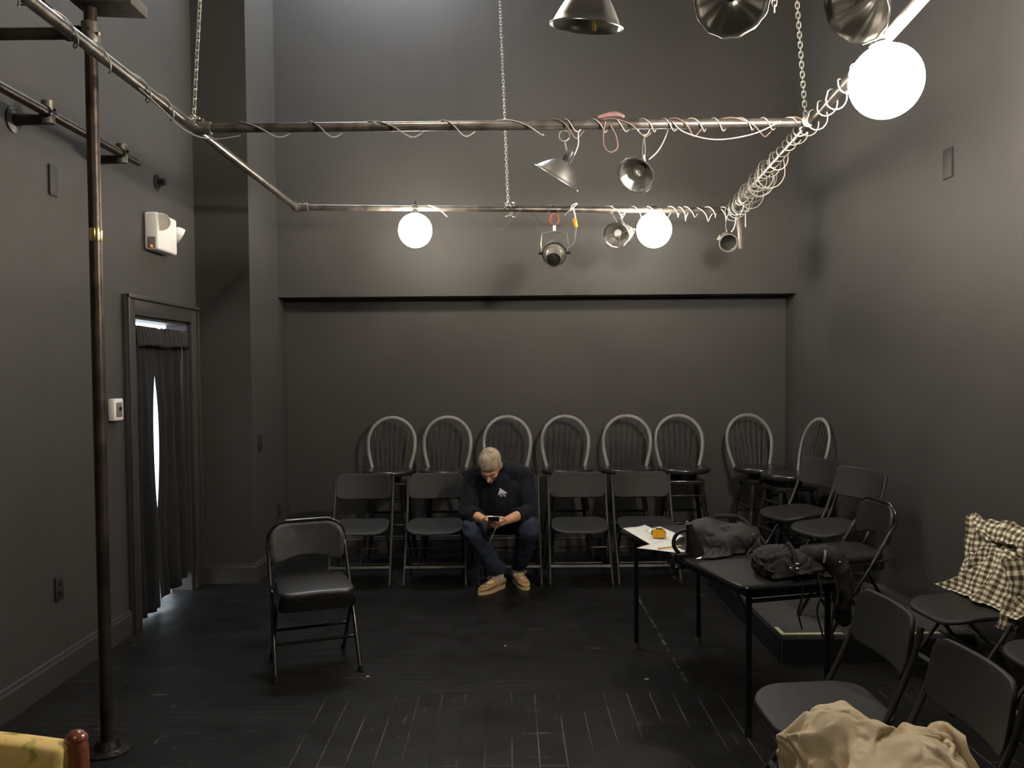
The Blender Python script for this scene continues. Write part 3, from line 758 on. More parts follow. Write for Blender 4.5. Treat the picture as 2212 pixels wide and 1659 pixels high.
# stage spotlight
y = FL.y - .02
tp = t_at(FL, FR, 1196)
rt = thing('stage_spotlight', 'small grey stage spotlight hanging in a yoke from the far pipe', 'spotlight', tp)
bc = at_y(1198, 546, y) - tp; d = V((-.10, -.90, -.42)).normalized()
MB().lathe([(0, -.11), (.055, -.11), (.075, -.085), (.08, -.03), (.08, .03), (.078, .045), (.06, .05), (.058, .055), (.05, .06), (.05, .15), (.056, .15), (.056, .175), (.05, .175), (.048, .155), (0, .15)], bc, aim(d), 28).build('barrel', M['greymetal'], rt)
MB().lathe([(0, .163), (.04, .162), (.048, .158)], bc, aim(d), 24).build('lens', M['slot'], rt)
MB().lathe([(.082, .03), (.088, .03), (.088, .042), (.082, .042)], bc, aim(d), 28).build('band', M['socket'], rt)
mb = MB(); R = aim(d); s = R @ V((1, 0, 0)); s.z = 0; s.normalize()
mb.tube([bc + s * .086, bc + s * .098 + V((0, 0, .06)), bc + s * .09 + V((0, 0, .14)), bc + V((0, 0, .155)), bc - s * .09 + V((0, 0, .14)), bc - s * .098 + V((0, 0, .06)), bc - s * .086], .006, 8)
mb.build('yoke', M['greymetal'], rt)
for k in (-1, 1): MB().cyl(bc + s * k * .08, bc + s * k * .115, .012, seg=10).build('side_knob', M['socket'], rt)
st = bc + V((0, 0, .155))
MB().cyl(st, st + V((0, 0, .045)), .011).build('hanger_bolt', M['white'], rt)
mb = MB(); hc = st + V((0, 0, .085)); mb.tube([hc + V((.03 * math.cos(a), 0, .04 * math.sin(a))) for a in [k * PI / 7 for k in range(14)]], .008, 8, closed=True); mb.build('hook_clamp', M['redclamp'], rt)['label'] = 'faded red hook clamp'
MB().tube([hc + V((-.03, 0, .02)), V((-.035, 0, -.01)), V((-.02, 0, .03)), V((.02, 0, .03)), V((.035, 0, -.01)), hc + V((.03, 0, .02))], .006, 8).build('clamp_jaw', M['fitting'], rt)
pts = [at_y(1236, 447, y), at_y(1241, 462, y), at_y(1243, 478, y)]
MB().tube([p - tp for p in curve(pts)], .007, 8).build('cable_end', M['cable_white'], rt)
MB().limb([at_y(1241, 476, y) - tp, at_y(1244, 488, y) - tp], [.016, .014]).build('plug', M['yellow'], rt)['label'] = 'yellow plug on the spotlight cable'
MB().tube([p - tp for p in curve([at_y(1244, 488, y), at_y(1243, 505, y), at_y(1240, 522, y), at_y(1230, 534, y), at_y(1218, 537, y)])], .006, 8).build('cable', M['cable_grey'], rt)
MB().tube([p - tp for p in curve([at_y(1232, 452, y - .03), at_y(1236, 443, y - .03), at_y(1246, 440, y), at_y(1228, 457, y - .03), at_y(1219, 466, y)])], .006, 6).build('cable_tie', M['cable_grey'], rt)
# dim corner fixture and its hanging strap
y = FR.y - .02; tp = t_at(FL, FR, 1568)
rt = thing('corner_spotlight', 'dim round spotlight hanging under the cord tangle at the pipe corner', 'spotlight', tp)
c = at_y(1573, 520, y) - tp; d = V((-.2, -.9, -.38)).normalized()
MB().lathe([(0, -.09), (.04, -.09), (.062, -.05), (.066, .05), (.07, .055), (.07, .07), (.062, .07), (.058, .0), (0, -.02)], c, aim(d), 28).build('housing', M['greymetal'], rt)
MB().lathe([(0, .02), (.058, .03)], c, aim(d), 24).build('lens', M['slot'], rt)
MB().tube([p - tp for p in curve([at_y(1571, 470, y), at_y(1568, 490, y), at_y(1572, 505, y)])], .005, 8).build('hanger', M['fitting'], rt)
MB().tube([p - tp for p in curve([at_y(1590, 468, y), at_y(1586, 492, y), at_y(1572, 508, y), at_y(1560, 513, y)])], .005, 8).build('cable', M['cable_white'], rt)
MB().box(at_y(1555, 514, y - .03) - tp, (.035, .02, .045), Matrix.Rotation(.5, 3, 'Y'), bev=.004).build('bracket', M['fitting'], rt)
tp = t_at(FL, FR, 1600) + V((.03, 0, 0))
rt = thing('hanging_batten', 'narrow grey metal batten hanging down from the pipe corner', 'batten', tp)
p0, p1 = at_y(1595, 462, y) - tp, at_y(1600, 538, y) - tp
MB().box((p0 + p1) / 2, (.036, .018, (p1 - p0).length), aim(p0 - p1, (0, 1, 0)), bev=.003).build('strap', M['greymetal'], rt)
MB().tube([p0 + V((-.024, 0, .02)), p0 + V((.05, -.01, .02)), p0 + V((.052, -.01, -.1))], .004, 6).build('wire_bracket', M['cable_white'], rt)
MB().tube([p0 + V((0, 0, -.01)), p0 + V((0, .01, .05))], .006, 6).build('hook', M['fitting'], rt)

# work light high above, out of the frame: the lamp that throws the rail shadows
rt = thing('pendant_lamp', 'work lamp hanging high under the ceiling', 'lamp', (-.45, 3.6, 3.86))
MB().lathe([(.02, .16), (.05, .14), (.12, .07), (.17, 0), (.175, 0)], (0, 0, 0), None, 32).build('shade', M['alu'], rt)
MB().cyl((0, 0, .15), (0, 0, ZC - 3.86), .006).build('cord', M['socket'], rt)
pm_ = mat('lit_pendant_bulb', (1.0, .87, .68), .4, emit=215.0)
MB().ball((0, 0, .0), (.075, .075, .085), u=24, w=14).build('bulb', pm_, rt)

# house lamp over the audience side, behind the viewpoint
rt = thing('house_lamp', 'round house lamp hanging over the audience side of the room', 'lamp', (-.75, .35, 3.0))
MB().ball((0, 0, 0), (.10, .10, .10), u=24, w=14).build('globe_bulb', mat('lit_house_bulb', (1.0, .88, .70), .4, emit=80.0), rt)
MB().cyl((0, 0, .09), (0, 0, ZC - 3.0), .006).build('cord', M['socket'], rt)

# ================================================================ chairs
def rrect(w, h, r, n=6, taper=0., fine=False):
    pts = []
    for cx, cy, a0 in ((w / 2 - r, h / 2 - r, 0), (-w / 2 + r, h / 2 - r, PI / 2), (-w / 2 + r, -h / 2 + r, PI), (w / 2 - r, -h / 2 + r, 3 * PI / 2)):
        for k in range(n + 1):
            a = a0 + PI / 2 * k / n; x, y = cx + r * math.cos(a), cy + r * math.sin(a); pts.append((x, y))
    out = []
    for i, (x, y) in enumerate(pts):
        x2, y2 = pts[(i + 1) % len(pts)]; m = max(1, int(math.hypot(x2 - x, y2 - y) / .022)) if fine else 1
        for k in range(m): out.append((x + (x2 - x) * k / m, y + (y2 - y) * k / m))
    return [(x * (1 + taper * y / h), y) for x, y in out]
def shell(outline, fn, th, rings=6, edge=.35):
    """slab from an outline; fn(x,y)->z offset; rounded edge. returns MB in x,y,z"""
    n = len(outline); vs = []; fs = []
    def ring(s, z): return [V((x * s, y * s, fn(x * s, y * s) + z)) for x, y in outline]
    lay = []
    for k in range(rings + 1): lay.append(ring(max(.02, k / rings * .96), th / 2))
    lay += [ring(.985, th / 2 * .8), ring(1.0, 0), ring(.985, -th / 2 * .8)]
    for k in range(rings, -1, -1): lay.append(ring(max(.02, k / rings * .96), -th / 2))
    for l in lay: vs += l
    for i in range(len(lay) - 1):
        for k in range(n):
            q = (k + 1) % n; fs.append((i * n + k, i * n + q, (i + 1) * n + q, (i + 1) * n + k))
    fs.append(tuple(range(n))[::-1]); fs.append(tuple((len(lay) - 1) * n + k for k in range(n)))
    return MB().add(vs, fs)
def place(mb, R, t):
    R = R; t = V(t); o = MB(); o.add([R @ v + t for v in mb.v], mb.f); return o

def plastic_chair(label, group):
    rt = thing('folding_chair', label, 'chair', (0, 0, 0), 0, group)
    # moulded back
    b = shell(rrect(.43, .20, .055, 8, -.05, True), lambda x, y: -.035 + .9 * x * x + .25 * y * y, .018, 12)
    Rb = Matrix(((1, 0, 0), (0, .26, -.966), (0, .966, .26)))
    Rb = Matrix(((1, 0, 0), (0, math.sin(.17), -math.cos(.17)), (0, math.cos(.17), math.sin(.17))))
    place(b, Rb, (0, .185, .70)).build('backrest', M['plastic'], rt, angle=50)
    s = shell(rrect(.42, .40, .11, 8, -.10, True), lambda x, y: -.018 * max(0, (-y - .06) / .14) ** 2 - .01 * math.cos(x * 7) + .05 * max(0, y - .1), .022, 12)
    place(s, Matrix.Rotation(.06, 3, 'X') , (0, -.02, .435)).build('seat', M['plastic'], rt, angle=50)
    for sx in (-1, 1):
        x = .222 * sx
        MB().tube(curve([(x, .212, .775), (x, .175, .64), (x * 1.0, .085, .44), (x * 1.01, -.03, .27), (x * 1.03, -.215, .012)], 5), .0105, 10).build('front_leg', M['chairtube'], rt)
        MB().tube(curve([(x * .9, -.12, .42), (x * .9, .02, .27), (x * .9, .20, .012)], 5), .010, 10).build('rear_leg', M['chairtube'], rt)
        for p in ((x * 1.03, -.217, .012), (x * .9, .201, .012)):
            MB().cyl((p[0], p[1], 0), (p[0], p[1], .03), .0135, seg=12).build('foot_cap', M['rubber'], rt)
    MB().box((0, -.130, .138), (.45, .006, .022), Matrix.Rotation(-.6, 3, 'X'), bev=.002).build('cross_bar', M['crossbar'], rt)
    MB().cyl((-.2, -.02, .255), (.2, -.02, .255), .007, seg=8).build('fold_rod', M['chairtube'], rt)
    MB().cyl((-.2, .14, .10), (.2, .14, .10), .007, seg=8).build('rear_bar', M['chairtube'], rt)
    return rt
row = 'plastic folding chairs lined up along the far wall'
A = plastic_chair('plastic folding chair at the doorway end of the far row', row)
fold = []
LAB = {0: 'plastic folding chair at the doorway end of the far row', 1: 'plastic folding chair between the row end and the seated person', 2: 'plastic folding chair the person is sitting on', 3: 'plastic folding chair next to the person, on the table side', 4: 'plastic folding chair of the far row standing behind the papers'}
for k, (px, rz) in enumerate(((787, .03), (944, .03), (1101, 0), (1247, .0), (1387, .02))):
    x = at_y(px, 1040, 6.58).x; loc = (x, 6.42, 0)
    if k == 0: A.location = loc; A.rotation_euler.z = rz
    else: copy_thing(A, loc, rz, LAB[k], row)
# riser along the wall
rt = thing('stage_riser', 'low grey riser platform along the wall behind the table', 'riser', (1.46, 4.57, 0))
HR = .15
m = MB(); ya, yb = 4.57, 6.24
v = [V((1.46, ya, 0)), V((xr(ya) - .03, ya, 0)), V((xr(yb) - .03, yb, 0)), V((1.46, yb, 0))]
m.add([p - V((1.46, 4.57, 0)) for p in v] + [p - V((1.46, 4.57, -HR)) for p in v], [(0, 1, 2, 3), (4, 5, 6, 7), (0, 1, 5, 4), (1, 2, 6, 5), (2, 3, 7, 6), (3, 0, 4, 7)])
m.build('riser_deck', M['riser'], rt, smooth=False)
m = MB(); m.box((.0 - .004, (yb - ya) / 2, HR / 2 - .01), (.008, yb - ya, HR - .02)); m.box(((xr(ya) - 1.49) / 2, -.004, HR / 2 - .01), (xr(ya) - 1.50, .008, HR - .02)); m.build('fascia', M['black'], rt, smooth=False)
side = 'plastic folding chairs by the wall without a door'
def side_chair(x, y, z, deg, label): return copy_thing(A, (x, y, z), math.radians(deg), label, side)
side_chair(2.03, 6.00, HR, -72, 'plastic folding chair on the riser, farther of the two')
side_chair(2.06, 5.42, HR, -72, 'plastic folding chair on the riser, nearer of the two')
CA = (1.085, 2.90); CB = (1.075, 2.33); CC = (2.21, 4.10); CD = (2.26, 3.38)
side_chair(*CA, 0, -90, 'empty plastic folding chair just beyond the tan garment')
side_chair(*CB, 0, -91, 'plastic folding chair with the tan garment heaped on it')
side_chair(*CC, 0, -86, 'plastic folding chair with the checked shirt draped on it')
side_chair(*CD, 0, -88, 'plastic folding chair mostly cut off at the frame edge, under the checked shirt')

def padded_chair(label):
    rt = thing('padded_folding_chair', label, 'chair', (0, 0, 0), 0, 'padded steel folding chairs')
    w = .215
    # inverted U of the back running down to the front feet
    arc = [(w * .98, .168, .60)]
    for k in range(0, 9):
        a = k / 8 * PI / 2; arc.append((w * .97 - .10 + .10 * math.cos(a), .205 + .0 * a, .66 + .10 * math.sin(a)))
    full = [(w * 1.02, -.19, .012), (w * 1.0, -.05, .25), (w * .99, .06, .42)] + arc
    left = [(-x, y, z) for x, y, z in full][::-1]
    pts = curve(full[:4], 4) + [V(p) for p in full[4:]] + [V(p) for p in left[:-4]] + curve(left[-4:], 4)
    MB().tube(pts, .0115, 12).build('back_frame', M['blackgloss'], rt)
    out = []
    n = 14
    top = rrect(.418, .22, .10, 8)
    out = [(x, y) for x, y in top if y > -.0]
    out = [(x, y) for x, y in out] + [(-.2085, -.04), (-.207, -.08), (-.203, -.120)] + [(-.2 + .40 * k / n, -.125 + .045 * math.sin(PI * k / n)) for k in range(1, n)] + [(.203, -.120), (.207, -.08), (.2085, -.04)]
    b = shell(out, lambda x, y: .55 * x * x- .018, .03, 8)
    Rb = Matrix(((1, 0, 0), (0, math.sin(.18), -math.cos(.18)), (0, math.cos(.18), math.sin(.18))))
    place(b, Rb, (0, .185, .645)).build('back_pad', M['vinyl'], rt, angle=60)
    s = shell(rrect(.385, .385, .06, 8, -.06, True), lambda x, y: .014 * (1 - (x / .21) ** 2) * (1 - (y / .21) ** 2), .045, 9)
    place(s, Matrix.Rotation(.05, 3, 'X'), (0, -.03, .44)).build('seat_pad', M['vinyl'], rt, angle=60)
    p = MB().prism(rrect(.40, .40, .065, 6, -.05), 0, .05)
    place(p, Matrix.Rotation(.05, 3, 'X'), (0, -.03, .372)).build('seat_pan', M['blackgloss'], rt)
    for sx in (-1, 1):
        MB().tube(curve([(w * .93 * sx, -.10, .385), (w * .92 * sx, .03, .22), (w * .92 * sx, .20, .012)], 5), .011, 12).build('rear_leg', M['blackgloss'], rt)
        MB().box((w * .97 * sx, .10, .43), (.006, .17, .022), Matrix.Rotation(.3 , 3, 'X'), bev=.002).build('hinge_arm', M['blackgloss'], rt)
        for q in ((w * 1.02 * sx, -.192), (w * .92 * sx, .202)):
            MB().cyl((q[0], q[1], 0), (q[0], q[1] * .985, .035), .015, seg=12).build('foot_cap', M['rubber'], rt)
    MB().cyl((-w, -.095, .165), (w, -.095, .165), .0085, seg=10).build('front_bar', M['blackgloss'], rt)
    MB().cyl((-w * .92, .045, .20), (w * .92, .045, .20), .0085, seg=10).build('rear_bar', M['blackgloss'], rt)
    return rt
PC = padded_chair('shiny padded black folding chair standing alone on the open floor')
PC.location = (-1.075, 4.60, 0); PC.rotation_euler.z = math.radians(21)
q = copy_thing(PC, (1.875, 4.76, HR), math.radians(-86), 'shiny padded black folding chair behind the dark jacket, on the riser', 'padded steel folding chairs'); q.scale = (.93, .93, .92)

def bar_stool(label):
    rt = thing('bar_stool', label, 'bar stool', (0, 0, 0), 0, 'windsor bar stools along the far wall')
    # saddle seat
    out = [(.215 * math.cos(2 * PI * k / 32), .205 * math.sin(2 * PI * k / 32)) for k in range(32)]
    s = shell(out, lambda x, y: .010 * min(1, (x * x + y * y) / .03) - .02 * max(0, -y - .12), .042, 6)
    place(s, Matrix.Identity(3), (0, 0, .755)).build('seat', M['stool'], rt, angle=60)
    MB().cyl((0, 0, .69), (0, 0, .737), .10, .11, 24).build('swivel_plate', M['black'], rt)
    MB().box((0, 0, .675), (.30, .30, .032), bev=.008).build('leg_block', M['stool'], rt)
    # bent hoop
    def hoop(t):
        # t 0..1 along the bow in x,z
        if t < .28 or t > .72:
            q = (t if t < .5 else 1 - t) / .28; x = .158 + .040 * math.sin(q * PI / 2); z = .215 * q
            return (x if t < .5 else -x), z
        a = (t - .28) / .44 * PI
        return .198 * math.cos(a), .215 + .205 * math.sin(a)
    pts = []
    for k in range(33):
        x, z = hoop(k / 32)
        pts.append(V((x, .165 + .30 * z * .78 - .06 * math.cos(x * 5) * 0, .775 + z)))
    base_l, base_r = V((pts[0].x, pts[0].y, .76)), V((pts[-1].x, pts[-1].y, .76))
    MB().tube([base_l] + pts + [base_r], .0148, 12, flat=.6).build('hoop_back', M['hoop'], rt)['label'] = 'black bentwood hoop greyed by painted lamplight'
    for k in range(7):
        x = -.105 + .21 * k / 6; xt = x * 1.42
        # top on the hoop
        zt = .215 + .205 * math.sqrt(max(0, 1 - (xt / .198) ** 2)); yt = .165 + .30 * zt * .78
        MB().tube([(x, .165, .77), (x + (xt - x) * .45, .165 + (yt - .165) * .45, .775 + zt * .45), (xt, yt, .775 + zt)], [.0055, .0065, .004], 8).build('spindle', M['spindle'], rt)
    L = {}
    for sx in (-1, 1):
        for sy in (-1, 1):
            a, b = V((.12 * sx, .12 * sy, .675)), V((.205 * sx, .205 * sy, 0))
            L[sx, sy] = (a, b); P = [a.lerp(b, t) for t in (0, .1, .3, .32, .36, .6, .64, .68, .9, 1)]
            MB().tube(P, [.016, .018, .021, .016, .020, .021, .016, .021, .016, .013], 12).build('leg', M['stool'], rt)
    def rung(i, j, t):
        p, q = L[i][0].lerp(L[i][1], t), L[j][0].lerp(L[j][1], t)
        MB().tube([p, p.lerp(q, .3), p.lerp(q, .5), p.lerp(q, .7), q], [.008, .0105, .012, .0105, .008], 10).build('rung', M['stool'], rt)
    rung((-1, -1), (1, -1), .16); rung((-1, -1), (1, -1), .48); rung((-1, 1), (1, 1), .40); rung((-1, -1), (-1, 1), .30); rung((1, -1), (1, 1), .30); rung((-1, -1), (-1, 1), .6); rung((1, -1), (1, 1), .6)
    return rt
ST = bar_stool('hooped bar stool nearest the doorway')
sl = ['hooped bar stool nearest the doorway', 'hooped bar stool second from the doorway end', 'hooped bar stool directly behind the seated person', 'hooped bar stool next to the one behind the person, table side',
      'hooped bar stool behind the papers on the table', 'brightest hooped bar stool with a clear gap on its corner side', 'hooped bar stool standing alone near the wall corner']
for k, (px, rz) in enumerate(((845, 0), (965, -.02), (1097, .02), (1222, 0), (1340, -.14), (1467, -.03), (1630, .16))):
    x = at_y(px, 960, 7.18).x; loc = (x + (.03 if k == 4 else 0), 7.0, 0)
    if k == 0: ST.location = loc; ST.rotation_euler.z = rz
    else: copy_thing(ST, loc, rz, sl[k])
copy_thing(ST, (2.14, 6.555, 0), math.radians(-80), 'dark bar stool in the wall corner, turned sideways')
# ================================================================ table and what lies on it
ZT = .68
u = V((-.345, 1.04, 0)).normalized(); v_ = V((.93, .345, 0)).normalized(); v_ = (v_ - u * v_.dot(u)).normalized()
N0 = at_z(1608, 1266, ZT); A0 = at_z(1340, 1141, ZT)
u = (A0 - N0); TLEN = u.length; u.normalize(); v_ = V((u.y, -u.x, 0)); TW = .52
RT_ = Matrix((v_, u, (0, 0, 1))).transposed()      # local x across, y along
tc = N0 + v_ * TW / 2 + u * TLEN / 2; tc.z = 0
ang = math.atan2(v_.y, v_.x)
rt = thing('folding_table', 'long narrow black folding table with thin legs', 'table', tc, ang)
s = MB().prism(rrect(TW, TLEN, .045, 6), ZT - .022, ZT); s.build('table_top', M['tabletop'], rt)
m = MB(); o_ = rrect(TW + .006, TLEN + .006, .048, 6); m.tube([(x, y, ZT - .012) for x, y in o_], .012, 8, closed=True); m.build('edge_band', M['blackgloss'], rt)
m = MB(); m.box((0, TLEN / 2 - .05, ZT - .045), (TW - .1, .02, .04)); m.box((0, -TLEN / 2 + .05, ZT - .045), (TW - .1, .02, .04)); m.box((TW / 2 - .05, 0, ZT - .045), (.02, TLEN - .1, .04)); m.box((-TW / 2 + .05, 0, ZT - .045), (.02, TLEN - .1, .04)); m.build('apron', M['black'], rt)
def tl(x, y, z=0): return V((x, y, z))
for sx in (-1, 1):
    for sy in (-1, 1):
        x, y = sx * (TW / 2 - .065), sy * (TLEN / 2 - .075)
        MB().tube([(x, y, ZT - .03), (x, y, .02)], .0135, 12).build('leg', M['blackgloss'], rt)
        MB().cyl((x, y, 0), (x, y, .03), .017, seg=12).build('foot_cap', M['rubber'] if not (sy > 0) else M['greymetal'], rt)
        MB().tube([(x, y, ZT - .16), (x, y - sy * .13, ZT - .05)], .006, 8).build('leg_brace', M['black'], rt)
for sy in (-1, 1):
    y = sy * (TLEN / 2 - .075); MB().cyl((-TW / 2 + .065, y, ZT - .09), (TW / 2 - .065, y, ZT - .09), .009, seg=10).build('leg_cross_bar', M['blackgloss'], rt)
def on_table(px, py): return at_z(px, py, ZT)
def paper(corners, label, z, curl=0.):
    P = [at_z(px, py, ZT + z) for px, py in corners]; c = sum(P, V()) / 4; n = 8; vs = []
    for j in range(n + 1):
        for i in range(n + 1):
            a, b = i / n, j / n; p = (P[0] * (1 - a) + P[1] * a) * (1 - b) + (P[3] * (1 - a) + P[2] * a) * b
            p.z = ZT + z + curl * (max(0, a - .6) ** 2 + max(0, .3 - b) ** 2 * .8) + .0012 * math.sin(a * 7 + b * 5)
            vs.append(p - c)
    fs = [(j * (n + 1) + i, j * (n + 1) + i + 1, (j + 1) * (n + 1) + i + 1, (j + 1) * (n + 1) + i) for j in range(n) for i in range(n)]
    o = MB().add(vs, fs).build('paper_sheet', M['paper'], None, angle=180, loc=c); md = o.modifiers.new('thickness', 'SOLIDIFY'); md.thickness = .0006
    return put(o, label, 'paper', 'paper sheets on the table')
paper([(1345, 1142), (1393, 1136), (1460, 1168), (1406, 1176)], 'white paper sheet at the far table end, with one corner raised', .003, .03)
paper([(1392, 1144), (1424, 1138), (1492, 1164), (1440, 1178)], 'white paper sheet under the yellow tape measure', .0055, .01)
paper([(1375, 1184), (1440, 1166), (1490, 1178), (1482, 1196)], 'white paper sheet lying under the pencil', .008, .01)
paper([(1478, 1200), (1500, 1186), (1544, 1193), (1500, 1199)], 'white paper corner showing beyond the desk lamp shade', .0105, .012)
p = at_z(1424, 1160, ZT + .012); rt = thing('tape_measure', 'yellow tape measure with a black belt clip on the papers', 'tape measure', p, -.35)
MB().prism([(-.034, 0), (.034, 0), (.034, .024), (.022, .042), (-.026, .042), (-.034, .03)], -.02, .02, Matrix(((1, 0, 0), (0, 0, -1), (0, 1, 0)))).build('case', M['yellow'], rt, angle=20)
MB().box((0, 0, .044), (.034, .022, .006), bev=.002).build('lock_button', M['socket'], rt); MB().box((-.037, 0, .022), (.008, .028, .022), bev=.002).build('tape_mouth', M['socket'], rt)
a, b = at_z(1421, 1185, ZT + .0145), at_z(1473, 1179, ZT + .0145)
rt = thing('pencil', 'plain yellow pencil lying on a white sheet', 'pencil', a)
MB().tube([V(), (b - a) * .92], .004, 6).build('shaft', M['pencil'], rt); MB().tube([(b - a) * .92, b - a], [.004, .0006], 6).build('point', M['shoe_pale'], rt)
# clamp desk lamp
cb = at_z(1468, 1203, ZT); rt = thing('desk_lamp', 'black clamp desk lamp with a bent neck and bell shade, switched on', 'desk lamp', cb)
yl = cb.y
def L_(px, py, dy=0): return at_y(px, py, yl + dy) - cb
MB().box((.01, 0, .010), (.07, .05, .018), Matrix.Rotation(ang, 3, 'Z'), bev=.004).build('clamp_upper', M['lampblack'], rt)
MB().box((-.01, 0, -.05), (.06, .045, .014), Matrix.Rotation(ang, 3, 'Z'), bev=.004).build('clamp_lower', M['lampblack'], rt)
m = MB(); m.box((-.035, -.005, -.02), (.012, .04, .07), Matrix.Rotation(ang, 3, 'Z'), bev=.003); m.cyl((-.015, 0, -.10), (-.015, 0, -.055), .007); m.build('clamp_frame', M['lampblack'], rt)
MB().box((-.015, 0, -.105), (.035, .008, .014), Matrix.Rotation(.5, 3, 'Y'), bev=.003).build('clamp_screw', M['greymetal'], rt)
top = L_(1490, 1142)
MB().tube(curve([(0, 0, .015), L_(1456, 1180), L_(1457, 1162), L_(1468, 1149), L_(1482, 1145), top], 8), .0095, 12).build('bent_neck', M['lampblack'], rt)
axis = (L_(1502, 1196) - L_(1489, 1136)); axis.normalize(); axis = (axis + V((.0, .10, 0))).normalized()
sh = MB().lathe([(0, -.025), (.014, -.025), (.017, -.01), (.024, .02), (.033, .06), (.044, .11), (.049, .135), (.0475, .135), (.042, .108), (.031, .06), (.021, .02), (0, .012)], top, aim(axis), 28).build('bell_shade', M['lampblack'], rt)
MB().ball(top + axis * .07, .022).build('bulb', M['bulb_small'], rt)
MB().tube(curve([top + V((0, 0, .02)), top + V((-.012, 0, .035)), top + V((-.02, 0, .018)), top + V((-.012, 0, .005))]), .003, 6).build('shade_bracket', M['chain'], rt)
MB().tube(curve([(-.02, 0, .01), (-.03, -.01, -.06), (-.012, -.02, -.12), (.02, -.01, -.10)]), .004, 6).build('cord', M['lampblack'], rt)
lp = cb + top + axis * .125
light('desk_lamp_light', 'SPOT', lp, 30.0, (1.0, .88, .70), .02, aim(-axis).to_euler(), spot_size=math.radians(128), spot_blend=.4)

# garments (draped cloth)
def drape(nx, ny, posfn, colliders, frames, pins=None, mass=.3, stiff=8., bend=.4, quality=7, selfc=True, fric=8, grow=0.):
    vs = [tuple(posfn(i / nx, j / ny)) for j in range(ny + 1) for i in range(nx + 1)]
    fs = [(j * (nx + 1) + i, j * (nx + 1) + i + 1, (j + 1) * (nx + 1) + i + 1, (j + 1) * (nx + 1) + i) for j in range(ny) for i in range(nx)]
    me = bpy.data.meshes.new('cl'); me.from_pydata(vs, [], fs); o = bpy.data.objects.new('cl', me); C.objects.link(o)
    tmp = []
    for mb in colliders:
        c = mb.build('col', M['black']); c.modifiers.new('c', 'COLLISION'); c.collision.thickness_outer = .004; c.collision.cloth_friction = fric; tmp.append(c)
    md = o.modifiers.new('cloth', 'CLOTH'); s = md.settings; s.quality = quality; s.mass = mass
    s.tension_stiffness = stiff; s.compression_stiffness = stiff; s.shear_stiffness = stiff * .6; s.bending_stiffness = bend; s.air_damping = 1.5; s.shrink_min = -grow; s.shrink_max = -grow
    if pins:
        g = o.vertex_groups.new(name='pin'); g.add(pins, 1.0, 'REPLACE'); s.vertex_group_mass = 'pin'
    cs = md.collision_settings; cs.distance_min = .004; cs.collision_quality = 3; cs.use_self_collision = selfc; cs.self_distance_min = .004
    md.point_cache.frame_start = 1; md.point_cache.frame_end = frames + 1
    SC.frame_start, SC.frame_end = 1, frames + 1
    for f in range(1, frames + 1): SC.frame_set(f)
    e = o.evaluated_get(bpy.context.evaluated_depsgraph_get()); m2 = e.to_mesh(); res = [v.co.copy() for v in m2.vertices]; e.to_mesh_clear()
    for c in tmp + [o]:
        d = c.data; bpy.data.objects.remove(c); bpy.data.meshes.remove(d)
    SC.frame_set(1)
    return res, fs
def garment(name, m, res, fs, parent, nx, ny, uvs=None, th=.004, sub=1):
    o = MB().add(res, fs).build(name, M[m], parent, angle=180)
    if uvs:
        uv = o.data.uv_layers.new(name='weave')
        for l in o.data.loops:
            i = l.vertex_index % (nx + 1); j = l.vertex_index // (nx + 1); uv.data[l.index].uv = (i / nx * uvs[0], j / ny * uvs[1])
    s = o.modifiers.new('thickness', 'SOLIDIFY'); s.thickness = th; s.offset = 0
    if sub:
        b = o.modifiers.new('round', 'SUBSURF'); b.levels = sub; b.render_levels = sub
    return o
# black bag lying on the far half
def lump(mb, voxel, iters, disp=None): return remesh(mb, voxel, iters, disp)
TOPC = lambda: MB().box((0, 0, -.012), (TW, TLEN, .024))
RA = Matrix.Rotation(ang, 3, 'Z')
def cover(c, w, d, n, lumps, rx, seed, frames=30, dz=.17, **kw):
    """cloth lying over lumps on the table; c local point on the table top; returns local verts, faces"""
    def pos(a, b):
        q = V((a * 3.2, b * 3.1, seed)); x, y = (a - .5) * w, (b - .5) * d
        p = RA @ Matrix.Rotation(rx, 3, 'Z') @ V((x, y, 0)); return V((c.x, c.y, ZT)) + p + V((.03 * noise.noise(q), .03 * noise.noise(q + V((4, 1, 2))), dz + .05 * noise.noise(q * 1.6)))
    tb = place(TOPC(), RA, (tc.x, tc.y, ZT))
    return drape(n, n, pos, [tb, lumps, MB().box((tc.x, tc.y, -.02), (4, 4, .04))], frames, **kw)
bc = at_z(1556, 1186, ZT)
rt = thing('black_bag', 'slouching black nylon bag on the table behind the desk lamp', 'bag', bc, 0)
mb = MB(); mb.box((.02, .0, .045), (.25, .22, .08), Matrix.Rotation(.65, 3, 'Z'), bev=.035, seg=3); mb.ball((-.06, .05, .085), (.09, .10, .05)); mb.ball((.09, -.02, .075), (.09, .10, .045))
core = lump(mb, .009, 6, fold_noise(10, .008, 3.1)); place(core, Matrix.Identity(3), (0, 0, .001)).build('bag_base', M['nylon'], rt, angle=70)
res, fs = cover(bc, .46, .42, 46, place(core, Matrix.Identity(3), bc), .15, 3.3, bend=.6, stiff=14, grow=.08)
garment('bag_body', 'nylon', [p - bc for p in res], fs, rt, 46, 46, th=.004)
MB().tube(curve([(.0, .10, .15), (.10, .02, .155), (.17, -.08, .085), (.20, -.14, .02)]), .012, 8, flat=.35).build('strap', M['darkcloth'], rt)
MB().box((.125, -.13, .085), (.012, .006, .040), Matrix.Rotation(.5, 3, 'Y'), bev=.002).build('zip_pull', M['buckle'], rt)
MB().tube(curve([(.15, -.15, .05), (.18, -.16, .03), (.16, -.17, .012), (.215, -.16, .012)]), .004, 6).build('zip_cord', M['nylon'], rt)
